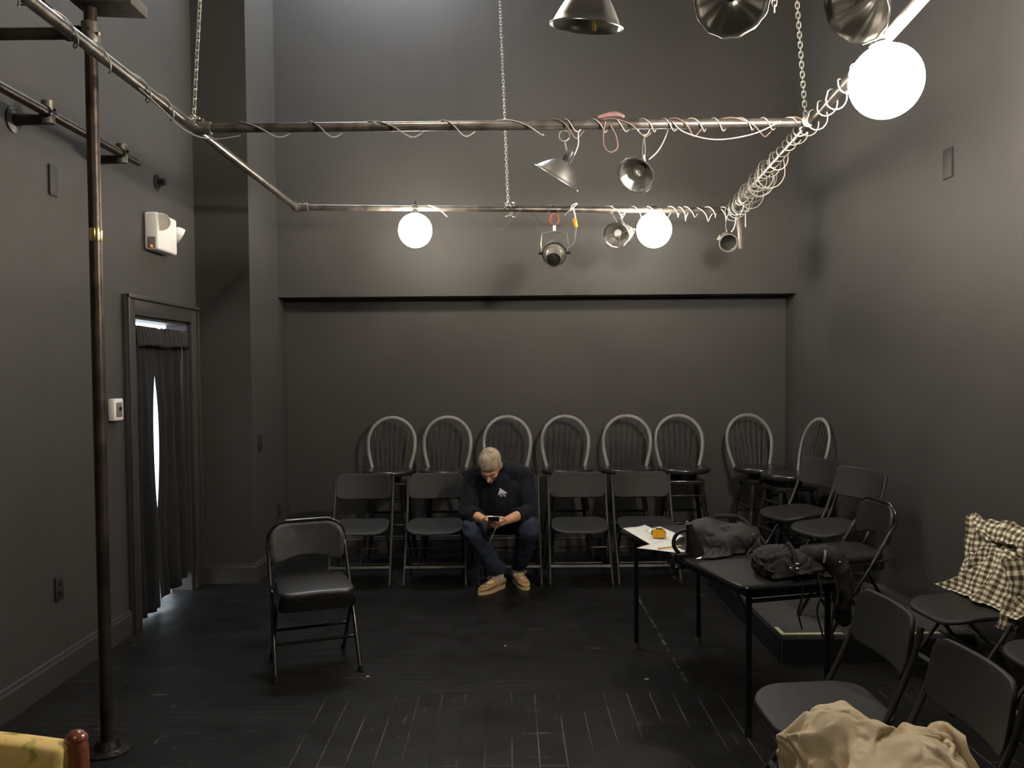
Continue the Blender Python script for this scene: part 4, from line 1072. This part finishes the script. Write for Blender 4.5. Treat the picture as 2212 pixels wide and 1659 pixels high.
MB().box((.205, -.165, .016), (.022, .016, .01), bev=.002).build('strap_buckle', M['buckle'], rt)
# dark jacket at the near end, hanging over the edge
jc = at_z(1705, 1246, ZT)
rt = thing('dark_jacket', 'dark folded jacket with bright buckles, hanging over the near table end', 'jacket', jc, 0)
mb = MB(); mb.ball((-.05, .05, .04), (.10, .10, .045)); mb.ball((-.05, .05, .075), (.085, .08, .04)); mb.ball((.08, .06, .045), (.10, .09, .045)); mb.box((.0, .05, .02), (.24, .18, .035), bev=.01)
core = lump(mb, .008, 4, fold_noise(12, .006, 1.2)); place(core, Matrix.Identity(3), (0, 0, .001)).build('jacket_lining', M['darkcloth'], rt, angle=70)
res, fs = cover(jc + V((.005, .06, 0)), .35, .30, 46, place(core, Matrix.Identity(3), jc), .1, 7.7, frames=26, dz=.15, bend=.7, stiff=14, grow=.10, fric=40)
garment('jacket_body', 'darkcloth', [p - jc for p in res], fs, rt, 46, 46, th=.005)
mb = MB(); mb.limb([(.10, .03, .085), (.17, .0, .085), (.215, -.01, .03), (.232, -.015, -.09), (.238, 0, -.18)], [.04, .046, .046, .038, .034])
lump(mb, .006, 3, fold_noise(15, .012, 1.2, (1, 1, .6))).build('jacket_sleeve', M['darkcloth'], rt, angle=70)
MB().tube(curve([(.0, -.085, .05), (.005, -.04, .115), (.01, .04, .135), (.01, .10, .10)]), .014, 8, flat=.3).build('strap', M['nylon'], rt)
for z in (.058, .078): MB().ball((.002, -.105, z), (.010, .006, .008), None, 12, 8).build('buckle', M['buckle'], rt)
MB().ball((-.03, -.108, .062), .006, None, 10, 8).build('snap_button', M['buckle'], rt)
MB().tube(curve([(.14, -.045, .125), (.135, -.06, .105), (.13, -.06, .075)]), .006, 8).build('cuff_trim', M['cable_grey'], rt)
MB().ball((.20, -.055, .075), .006, None, 10, 8).build('cuff_button', M['buckle'], rt)
for k, (x0, x1) in enumerate(((.02, .03), (.10, .12), (.17, .15))):
    MB().tube(curve([(x0, -.07, .02), (x0 + .005, -.10, -.05), (x0 - .01, -.09, -.13), (x1, -.08, -.21 - .03 * k)]), .007, 8, flat=.4).build('dangling_strap', M['nylon'], rt)
# tan garment heaped on the near chair
jx, jy = CB; 
col = [MB().box((jx - .02, jy, .42), (.44, .44, .05)), MB().box((jx + .24, jy, .6), (.04, .46, .4)), MB().ball((jx - .13, jy + .10, .50), (.10, .10, .115)), MB().ball((jx + .0, jy - .04, .48), (.15, .13, .10)), MB().limb([(jx - .15, jy - .12, .47), (jx + .03, jy - .16, .47)], .06), MB().box((jx, jy, -.02), (3, 3, .04))]
def tanpos(a, b):
    x, y = (a - .5) * .95, (b - .5) * .95
    q = V((a * 3.1, b * 3.3, .7)); k = .62
    return V((jx - .07 + x * k + .06 * noise.noise(q), jy + .0 + y * k + .06 * noise.noise(q + V((5, 2, 1))), .68 + .11 * noise.noise(q * 1.9) + .05 * noise.noise(q * 4)))
NT = 72
res, fs = drape(NT, NT, tanpos, col, 42, bend=1.2, stiff=14, grow=.04)
rt = thing('tan_jacket', 'crumpled tan cotton jacket heaped on the nearest chair', 'jacket', (jx, jy, .447))
B = V(rt.location); garment('jacket_cloth', 'tan', [p - B for p in res], fs, rt, NT, NT, th=.004)
# checked shirt over the chair by the wall
sx_, sy_ = CC
Rc = Matrix.Rotation(math.radians(-86), 3, 'Z')
def chair_pt(x, y, z): return Rc @ V((x, y, 0)) + V((sx_, sy_, z))
cb_ = MB()
bk = MB().box((0, .19, .64), (.46, .06, .31), Matrix.Rotation(-.2, 3, 'X'), bev=.015); st_ = MB().box((0, -.02, .43), (.43, .42, .04))
col = [place(bk, Rc, (sx_, sy_, 0)), place(st_, Rc, (sx_, sy_, 0)), MB().box((0, 0, 0), (8, 12, .04)), place(MB().limb([(-.18, .236, .79), (.18, .236, .79)], .022), Rc, (sx_, sy_, 0))]
NS, NU = 44, 64
def shirtpos(a, b):
    # a across the chair, b from the back side to the front
    w = .66; x = (a - .52) * w; q = V((a * 4, b * 5, 2.2)); nn = noise.noise(q * 1.3); s = b * .68 - .20
    if s < 0: y, z = .285 + .015 * nn, .85 + s
    else:
        t = min(1, s / .46); y, z = .235 - .19 * t - max(0, s - .46), .845 - .385 * t ** .9
        if s > .46: z = .46
    fade = math.sin(PI * b) ** .5
    return chair_pt(x + .02 * nn * fade, y - .05 * fade * max(0, nn) - .012 * noise.noise(q * 3) * fade, z + .04 * fade * max(0, nn) + .012 * noise.noise(q * 3.3) * fade)
res, fs = drape(NS, NU, shirtpos, col, 36, bend=.35, stiff=12, fric=30, grow=.07, pins=[NU * (NS + 1) + i for i in (0, 1, NS // 2, NS - 1, NS)] + [int(NU * .30) * (NS + 1) + i for i in (3, NS // 2, NS - 3)])
rt = thing('checked_shirt', 'cream and brown checked shirt draped over a chair by the wall', 'shirt', (sx_, sy_, .8))
B = V(rt.location); garment('shirt_body', 'gingham', [p - B for p in res], fs, rt, NS, NU, uvs=(17, 23), th=.003)
n1, n2 = 20, 30; vs = []
sl0 = [at_y(2196, 1205, 3.93), at_y(2206, 1262, 3.90), at_y(2192, 1310, 3.90), at_y(2172, 1362, 3.90)]
Pp, _ = smooth(sl0, 1, 10)
for j, p in enumerate(Pp):
    t = (Pp[min(j + 1, len(Pp) - 1)] - Pp[max(j - 1, 0)]).normalized(); R = aim(t, (0, -1, 0)); ra = .075 - .02 * j / len(Pp) + .004 * math.sin(j * 1.1)
    for i in range(n1):
        a = 2 * PI * i / n1; vs.append(p + R @ V((ra * math.cos(a) * .9, ra * math.sin(a) * .42 + .006 * math.sin(3 * a + j * .4), 0)))
K = len(Pp); fs = [(j * n1 + i, j * n1 + (i + 1) % n1, (j + 1) * n1 + (i + 1) % n1, (j + 1) * n1 + i) for j in range(K - 1) for i in range(n1)]
o = MB().add([p - B for p in vs], fs).build('sleeve', M['gingham'], rt, angle=180)
uv = o.data.uv_layers.new(name='weave')
for pl in o.data.polygons:
    for li in pl.loop_indices:
        vi = o.data.loops[li].vertex_index; i, j = vi % n1, vi // n1
        if i == 0 and max(o.data.loops[q].vertex_index % n1 for q in pl.loop_indices) == n1 - 1: i = n1
        uv.data[li].uv = (i / n1 * 11, j / K * 9)
s = o.modifiers.new('thickness', 'SOLIDIFY'); s.thickness = .003
# ================================================================ floor bits
def strip(p, q, w, label, z=.002, m='glowtape'):
    p, q = V(p), V(q); d = (q - p).normalized(); n = V((-d.y, d.x, 0)) * w / 2; c = (p + q) / 2
    vs = [p + n - c, q + n - c, q - n - c, p - n - c]; vs += [x + V((0, 0, .0012)) for x in vs]
    o = MB().add(vs, [(0, 1, 2, 3), (4, 5, 6, 7), (0, 1, 5, 4), (1, 2, 6, 5), (2, 3, 7, 6), (3, 0, 4, 7)]).build('tape_strip', M[m], None, smooth=False, loc=c)
    return put(o, label, 'tape')
zt = HR + .001
a = V((1.485, 4.60, zt)); strip(a, V((1.80, 4.60, zt)), .024, 'pale glow tape along the riser edge, its longer visible piece')
strip(V((1.475, 4.588, zt)), V((1.475, 4.72, zt)), .022, 'short pale glow tape turning the riser corner')
strip(V((1.98, 4.60, zt)), V((2.36, 4.60, zt)), .024, 'pale glow tape along the riser edge, seen between two chairs')
for k, (px, py, lab) in enumerate(((1397, 1467, 'tiny white paper scrap on the floor near the table leg'), (795, 1461, 'tiny white fleck on the floor by the lone padded chair'), (1091, 1395, 'small white fleck on the bare floor in front of the shoes'))):
    c = at_z(px, py, .002); put(MB().box(c, (.022 if k == 0 else .013, .01, .002), Matrix.Rotation(.6 * k, 3, 'Z')).build('paper_scrap', M['paper']), lab, 'paper scrap')
# ================================================================ yellow armchair in the near corner
ax_ = at_y(150, 1590, 1.75); rt = thing('upholstered_chair', 'yellow floral upholstered chair with a reddish wooden frame, cut off by the frame edge', 'chair', (ax_.x - .285, 1.75, 0), .05)
zt_ = ax_.z - .04
n = 18
outl = [(-.27 + .54 * k / n, .035 * math.sin(PI * k / n)) for k in range(n + 1)]
out = [(.262, -.45), (.266, -.1), (.268, 0)] + [(x * .97, y + .006) for x, y in outl[::-1]] + [(-.268, 0), (-.266, -.1), (-.262, -.45)]
out = [(x, y + .23) for x, y in out]
b = shell(out, lambda x, y: .02 * (1 - (x / .27) ** 2), .07, 8)
place(b, Matrix(((1, 0, 0), (0, .12, -.993), (0, .993, .12))), (0, .0, zt_ - .225)).build('upholstered_back', M['floral'], rt, angle=50)
for sx in (-1, 1):
    MB().tube(curve([(.275 * sx, .035, zt_ + .01), (.282 * sx, .03, zt_ - .015), (.283 * sx, .02, zt_ - .1), (.28 * sx, -.03, .45), (.27 * sx, .02, .2), (.265 * sx, .10, .0)]), .021, 12).build('back_post', M['wood'], rt)
    MB().lathe([(0, .02), (.012, .018), (.022, .008), (.024, .0), (.02, -.008), (.024, -.016)], (.276 * sx, .035, zt_ + .012), None, 16).build('post_cap', M['wood'], rt)
    MB().tube([(.26 * sx, -.52, .40), (.262 * sx, -.53, .2), (.255 * sx, -.52, 0)], [.025, .022, .016], 12).build('front_leg', M['wood'], rt)
    MB().box((.265 * sx, -.27, .38), (.03, .52, .06), bev=.008).build('seat_rail', M['wood'], rt)
MB().box((0, -.52, .38), (.5, .03, .06), bev=.008).build('front_rail', M['wood'], rt)
MB().box((0, -.27, .45), (.52, .52, .10), bev=.04, seg=4).build('seat_cushion', M['floral'], rt)
# ================================================================ person
PR = V((-.06, 6.30, 0))
rt = thing('person', 'seated person in navy sweater and jeans, head bowed over a phone', 'person', PR)
def W_(*p): return V(p) - PR
# joints in world space
hipR, hipL = W_(-.155, 6.43, .525), W_(.055, 6.43, .525)
kneR, kneL = W_(-.262, 5.985, .475), W_(.132, 6.02, .480)
ankR, ankL = W_(-.095, 6.18, .10), W_(.055, 6.335, .10)
pel, waist, chest, neckb = W_(-.05, 6.47, .54), W_(-.055, 6.40, .66), W_(-.075, 6.26, .79), W_(-.095, 6.14, .885)
shR, shL = W_(-.262, 6.20, .815), W_(.100, 6.20, .815)
elR, elL = W_(-.305, 6.085, .585), W_(.138, 6.085, .585)
wrR, wrL = W_(-.182, 5.885, .558), W_(-.030, 5.87, .555)
hc = W_(-.140, 5.995, .925)
yaw, roll, tilt = .10, .10, math.radians(54)
Fd = V((-.12, -math.cos(tilt), -math.sin(tilt))).normalized()
Uc = V((-.07, -math.sin(tilt), math.cos(tilt))); Uc = (Uc - Fd * Uc.dot(Fd)).normalized()
Rr_ = Fd.cross(Uc)                       # subject's own right-hand axis
HX = -Rr_
Hm = Matrix((HX, Fd, Uc)).transposed()   # local x, y forward, z crown
if Hm.determinant() < 0: Hm = Matrix((-HX, Fd, Uc)).transposed()
def H(x, y, z): return hc + Hm @ V((x, y, z))
body = MB()
# head
body.ball(H(0, -.015, .03), (.074, .094, .088), Hm, 28, 18)
body.ball(H(0, .012, -.02), (.066, .078, .085), Hm, 28, 18)
body.ball(H(0, .028, -.065), (.052, .058, .050), Hm)
body.ball(H(0, .068, -.098), (.024, .022, .020), Hm)
body.ball(H(-.034, .050, -.028), (.026, .030, .028), Hm); body.ball(H(.034, .050, -.028), (.026, .030, .028), Hm)
body.limb([H(-.042, .072, .022), H(0, .086, .020), H(.042, .072, .022)], [.010, .012, .010], 10)
body.limb([H(0, .086, .012), H(0, .099, -.012), H(0, .107, -.030)], [.008, .010, .0125], 10)
body.ball(H(-.012, .096, -.034), .008, None, 12, 8); body.ball(H(.012, .096, -.034), .008, None, 12, 8)
body.limb([H(-.022, .080, -.064), H(0, .090, -.060), H(.022, .080, -.064)], [.005, .007, .005], 8)
body.limb([H(-.020, .079, -.075), H(0, .087, -.076), H(.020, .079, -.075)], [.005, .0075, .005], 8)
for s in (-1, 1):
    body.ball(H(.076 * s, -.008, -.008), (.011, .024, .034), Hm @ Matrix.Rotation(.25 * s, 3, 'Z'), 14, 10)
    body.limb([H(.079 * s, -.018, .02), H(.085 * s, -.020, .0), H(.080 * s, -.008, -.034)], [.006, .006, .008], 8)
# neck, trunk, limbs
body.limb([neckb, neckb.lerp(H(0, -.05, -.06), .5), H(0, -.04, -.04)], [.062, .056, .056])
body.limb([pel, waist, chest, neckb], [.125, .115, .125, .065])
body.limb([shR, shL], [.055, .055]); body.limb([hipR, hipL], [.085, .085])
def arm(sh, el, wr): body.limb([sh, el.lerp(sh, .5), el, el.lerp(wr, .35), wr], [.052, .045, .040, .041, .027])
arm(shR, elR, wrR); arm(shL, elL, wrL)
def leg(h, k, a): body.limb([h, h.lerp(k, .5), k, k.lerp(a, .35), a], [.085, .075, .055, .052, .036])
leg(hipR, kneR, ankR); leg(hipL, kneL, ankL)
for a, tdir in ((ankR, (-.62, -.78, 0)), (ankL, (.30, -.95, 0))):
    td = V(tdir).normalized(); body.limb([a, a + V((0, 0, -.045)) - td * .02, a + td * .12 + V((0, 0, -.065))], [.036, .032, .025])
# hands
PH = W_(-.112, 5.805, .552)     # phone centre
def hand(w, d, n, side, curls, spread, tip):
    """w wrist, d towards the knuckles, n palm normal (towards the phone)"""
    d = V(d).normalized(); n = V(n); n = (n - d * n.dot(d)).normalized(); s = d.cross(n) * side
    body.limb([w - d * .01, w + d * .03, w + d * .055], [.026, .024, .022], 12)
    for k in range(4):
        o = (k - 1.5) * .0185
        body.limb([w + d * .02 + s * o * .8, w + d * .055 + s * o * 1.0, w + d * .082 + s * o * 1.05], [.015, .0135, .0115], 10)
    L = (.072, .080, .075, .060)
    for k in range(4):
        o = (k - 1.5) * .0195; p = w + d * .082 + s * o; c = curls[k]; q = [p]; dirn = d.copy(); a = 0
        for seg, f in enumerate((.45, .32, .23)):
            a += c * (1.0, 1.1, .8)[seg]; dirn = (d * math.cos(a) + n * math.sin(a) + s * spread * (k - 1.5) * .06).normalized(); p = p + dirn * L[k] * f; q.append(p)
        body.limb(q, [.0092, .0088, .0082, .0070], 10, 3)
    t0 = w + d * .022 - s * .026; body.limb([t0, t0 + d * .028 - s * .014 + n * .014, t0 + d * .050 - s * .008 + n * .028, V(tip)], [.015, .0125, .0105, .0085], 10, 3)
hand(wrR, (.62, -.68, -.22), (.62, .45, .65), -1, (.62, .72, .78, .85), .7, PH + V((-.026, .010, .012)))
hand(wrL, (-.66, -.62, -.20), (-.62, .45, .65), 1, (.70, .78, .82, .90), .7, PH + V((.030, .008, .010)))
bm_ = remesh(body, .0042, 4)
bo = bm_.build('body', M['skin'], rt, angle=180)
# eyes, brows
for s in (-1, 1):
    MB().ball(H(.030 * s, .069, .002), .0125, None, 14, 10).build('eye', M['eye'], rt)
    MB().limb([H(.014 * s, .092, .024), H(.032 * s, .086, .030), H(.048 * s, .070, .024)], [.0035, .004, .003], 8).build('eyebrow', M['brow'], rt)
# hair: short cap with a side part
hp = MB(); n1, n2 = 44, 26; vs = []
for j in range(n2 + 1):
    th = j / n2
    for i in range(n1):
        a = 2 * PI * i / n1; fwd = math.sin(a)          # +1 at the face
        lim = 1.36 - .06 * math.cos(4 * a) if fwd > .45 else 1.36 + (.45 - fwd) * .62
        lim = min(lim, 2.15); t = th * lim
        x, y, z = .0815 * math.sin(t) * math.cos(a), .101 * math.sin(t) * fwd, .097 * math.cos(t)
        p = V((x, y - .015, z + .03)); nn = V((x, y, z)).normalized()
        e = .0035 * noise.noise(V((x * 70, y * 25, z * 70))) + .004 * noise.noise(V((x * 18, y * 12, z * 18)))
        p += nn * (e + (.004 if fwd > .3 and t < lim * .95 else 0) - .005 * max(0, th - .9) * 10)
        vs.append(H(*p))
fs = [(j * n1 + i, j * n1 + (i + 1) % n1, (j + 1) * n1 + (i + 1) % n1, (j + 1) * n1 + i) for j in range(n2) for i in range(n1)]
hp.add(vs, fs).build('hair', M['hair'], rt, angle=180)['label'] = 'short fair grey hair'
# sweater
sw = MB()
sw.limb([pel + V((0, .0, .0)), waist, chest, neckb + V((0, .02, -.015))], [.155, .150, .150, .085], 20)
sw.limb([pel + V((-.05, 0, .02)), waist + V((-.055, 0, 0)), chest + V((-.07, 0, .0))], [.115, .115, .115]); sw.limb([pel + V((.05, 0, .02)), waist + V((.055, 0, 0)), chest + V((.07, 0, .0))], [.115, .115, .115])
sw.limb([shR, chest.lerp(neckb, .75), shL], [.078, .085, .078])
sw.limb([neckb + V((0, .05, -.01)), neckb + V((0, .0, .015))], [.072, .068])
def sleeve(sh, el, wr, t): c = el.lerp(wr, t); sw.limb([sh, el.lerp(sh, .55), el, c], [.078, .070, .064, .055])
sleeve(shR, elR, wrR, .40); sleeve(shL, elL, wrL, .36)
sw.limb([W_(-.08, 6.13, .775), W_(-.075, 6.16, .67), W_(-.07, 6.20, .56)], [.10, .125, .12], 18)
sw.limb([W_(-.165, 6.16, .74), W_(-.17, 6.18, .60)], [.085, .085]); sw.limb([W_(.01, 6.16, .74), W_(.02, 6.18, .60)], [.085, .085])
for el, wr, t in ((elR, wrR, .40), (elL, wrL, .36)):
    d = (wr - el).normalized(); c = el.lerp(wr, t) + d * .040; R = aim(d)
    sw.tube([c + R @ V((.046 * math.cos(a), .046 * math.sin(a), 0)) for a in [k * PI / 10 for k in range(20)]], .014, 8, closed=True)
def sit(mb):
    for p in mb.v:
        if p.y + PR.y > 6.21 and p.z < .452: p.z = .452 - .02 * (.452 - p.z) if p.y + PR.y > 6.25 else max(p.z, .452 - (6.25 - p.y - PR.y) * 5)
    return mb
dn = fold_noise(11, .0075, 4.2, (1, 1, .75))
q = sit(remesh(sw, .007, 7, lambda p: dn(p) - .002))
swo = q.build('sweater', M['navy'], rt, angle=180); swo['label'] = 'navy blue sweater with pushed up sleeves'
# printed logo on the chest, laid onto the sweater surface
from mathutils.bvhtree import BVHTree
bvh = BVHTree.FromPolygons([v for v in q.v], q.f)
def on_chest(px, py):
    d = ray(px, py).normalized(); hit = bvh.ray_cast(EYE - PR, d)
    return (hit[0] - d * .002) if hit[0] is not None else (at_y(px, py, 6.1) - PR)
def decal(poly, name):
    """a polygon given in picture points, subdivided and laid on the cloth"""
    from mathutils.geometry import tessellate_polygon
    vs = [on_chest(*p) for p in poly]; t = tessellate_polygon([[V((x, y, 0)) for x, y in poly]])
    return vs, [tuple(f) for f in t]
lm = MB()
def fan(poly, n=6):
    for a, b, c in [(poly[0], poly[i], poly[i + 1]) for i in range(1, len(poly) - 1)]:
        g = {}
        for i in range(n + 1):
            for j in range(n + 1 - i):
                s, t_ = i / n, j / n
                g[i, j] = len(lm.v); lm.v.append(on_chest(a[0] + (b[0] - a[0]) * s + (c[0] - a[0]) * t_, a[1] + (b[1] - a[1]) * s + (c[1] - a[1]) * t_))
        for i in range(n):
            for j in range(n - i):
                lm.f.append((g[i, j], g[i + 1, j], g[i, j + 1]))
                if i + j < n - 1: lm.f.append((g[i + 1, j], g[i + 1, j + 1], g[i, j + 1]))
fan([(1080, 1054), (1096.5, 1065), (1088, 1067.5), (1084, 1066), (1078.5, 1068)]); fan([(1080, 1054), (1078.5, 1068), (1075.5, 1070.5)], 3)
lm.build('chest_logo', M['logo'], rt, smooth=False)['label'] = 'pale sail shaped logo print'
lm = MB()
def stroke(pts, w=1.15):
    for a, b in zip(pts, pts[1:]):
        d = V((b[0] - a[0], b[1] - a[1])); n = V((-d.y, d.x)).normalized() * w / 2; d = d.normalized() * w * .4
        fan([(a[0] + n.x - d.x, a[1] + n.y - d.y), (b[0] + n.x + d.x, b[1] + n.y + d.y), (b[0] - n.x + d.x, b[1] - n.y + d.y), (a[0] - n.x - d.x, a[1] - n.y - d.y)], 2)
stroke([(1083.2, 1068.8), (1080.6, 1068.6), (1080.4, 1070.2), (1083.0, 1070.8), (1082.8, 1072.4), (1080.2, 1072.2)], .9)
stroke([(1084.4, 1068.6), (1088.2, 1068.6)], .9); stroke([(1086.3, 1068.6), (1086.3, 1072.3)], .9)
stroke([(1092.2, 1069.2), (1089.6, 1068.7), (1089.0, 1070.4), (1089.6, 1072.2), (1092.2, 1072.0), (1092.2, 1070.6), (1091, 1070.6)], .9)
lm.build('chest_lettering', M['logo'], rt, smooth=False)
# jeans
jn = MB()
jn.limb([hipR + V((.0, .03, 0)), hipL + V((0, .03, 0))], [.118, .118]); 
for h, k, a in ((hipR, kneR, ankR), (hipL, kneL, ankL)):
    jn.limb([h, h.lerp(k, .5), k, k.lerp(a, .3), k.lerp(a, .75), a + V((0, .005, .055))], [.108, .094, .076, .071, .063, .062], 18)
dj = fold_noise(13, .0055, 8.4, (1, 1, 1.4)); q = remesh(jn, .007, 5, dj)
for p in q.v:
    if p.y + PR.y > 6.30 and .40 < p.z < .452: p.z = .452
    elif 6.21 < p.y + PR.y <= 6.30 and .38 < p.z < .452: p.z = max(p.z, .452 - (6.30 - p.y - PR.y) * .8)
q.build('jeans', M['jeans'], rt, angle=180)
# socks and shoes
for a, tdir, lace in ((ankR, (-.62, -.78, 0), 0), (ankL, (.30, -.95, 0), 1)):
    td = V(tdir).normalized(); sd = V((-td.y, td.x, 0))
    MB().limb([a + V((0, 0, .04)), a + V((0, 0, -.01)), a + V((0, 0, -.05)) + td * .02], [.045, .044, .042]).build('sock', M['sock'], rt)
    g = V((a.x, a.y, 0)) - td * .01
    R = Matrix((sd, td, (0, 0, 1))).transposed()
    def sp(x, y, z): return g + R @ V((x, y, z))
    so = []
    for k in range(40):
        t = 2 * PI * k / 40; y = .075 + .148 * math.sin(t); w = .046 + .008 * math.sin(t) - .010 * math.exp(-((y - .04) / .04) ** 2)
        so.append((w * math.cos(t) * (1 if abs(math.cos(t)) > 0 else 1), y))
    MB().prism(so, .0, .021, R, g).build('sole', M['sole'], rt)
    up = MB(); rings = []
    prof = [(-.060, .030, .042, .070), (-.045, .040, .046, .086), (-.02, .042, .050, .088), (.02, .042, .054, .084), (.06, .045, .056, .078), (.10, .048, .050, .066), (.15, .046, .042, .052), (.19, .036, .036, .044), (.212, .018, .030, .034)]
    vs = []; n = 20
    for (y, w, zc_, top_) in prof:
        for i in range(n):
            t = 2 * PI * i / n; c, s = math.cos(t), math.sin(t)
            vs.append(sp(w * (abs(c) ** .8) * (1 if c > 0 else -1), y, .022 + (top_ - .022) * max(0, .5 + .5 * s) ** .75))
    K = len(prof); fs = [(j * n + i, j * n + (i + 1) % n, (j + 1) * n + (i + 1) % n, (j + 1) * n + i) for j in range(K - 1) for i in range(n)]
    fs += [tuple(range(n))[::-1], tuple((K - 1) * n + i for i in range(n))]
    us = MB().add(vs, fs); sh = us.build('shoe', M['shoe'], rt, angle=60); sh.modifiers.new('round', 'SUBSURF').render_levels = 1; sh['label'] = 'tan leather boat shoe'
    MB().ball(sp(0, .085, .062), (.027, .045, .018), R).build('tongue', M['shoe_pale'], sh)
    lb = MB()
    for k in range(3): lb.tube(curve([sp(-.034, .055 + .022 * k, .070 - .007 * k), sp(0, .062 + .022 * k, .086 - .007 * k), sp(.034, .055 + .022 * k, .070 - .007 * k)]), .0032, 6)
    lb.tube(curve([sp(0, .05, .088), sp(.03, .055, .105), sp(.055, .045, .09), sp(.03, .045, .082), sp(0, .05, .088)]), .0028, 6); lb.tube(curve([sp(0, .05, .088), sp(-.03, .06, .10), sp(-.05, .065, .08), sp(-.025, .055, .08), sp(0, .05, .088)]), .0028, 6)
    lb.build('laces', M['shoe_pale'], sh)
    MB().tube(curve([sp(-.044, .10, .045), sp(-.03, .155, .052), sp(0, .178, .054), sp(.03, .155, .052), sp(.044, .10, .045)]), .0035, 6).build('toe_seam', M['shoe_pale'], sh)
# phone with a short strap
PH = PH + V((0, -.012, .012))
pn = thing('phone', 'dark phone with a silver edge and a short wrist strap, held in both hands', 'phone', PH + PR)
ax = V((.02, -.80, .60)).normalized()     # long axis, lower end towards the body
fz = V((0, .45, .89)); fz = (fz - ax * fz.dot(ax)).normalized(); R = Matrix((ax.cross(fz), ax, fz)).transposed()
MB().box((0, 0, 0), (.070, .140, .008), R, bev=.003, seg=3).build('phone_case', M['phone'], pn)
MB().box(R @ V((0, 0, .0046)), (.062, .125, .001), R).build('screen', M['screen'], pn)
MB().tube([R @ V((x, y, .0)) for x, y in rrect(.0715, .1415, .010, 5)], .0035, 8, closed=True).build('edge_band', M['phone_edge'], pn)
e0 = R @ V((-.022, -.03, -.008))
MB().tube(curve([e0, e0 + V((-.012, -.012, -.030)), e0 + V((-.030, -.010, -.075)), e0 + V((-.048, -.010, -.115))]), .0042, 6, flat=.5).build('wrist_strap', M['cable_grey'], pn)
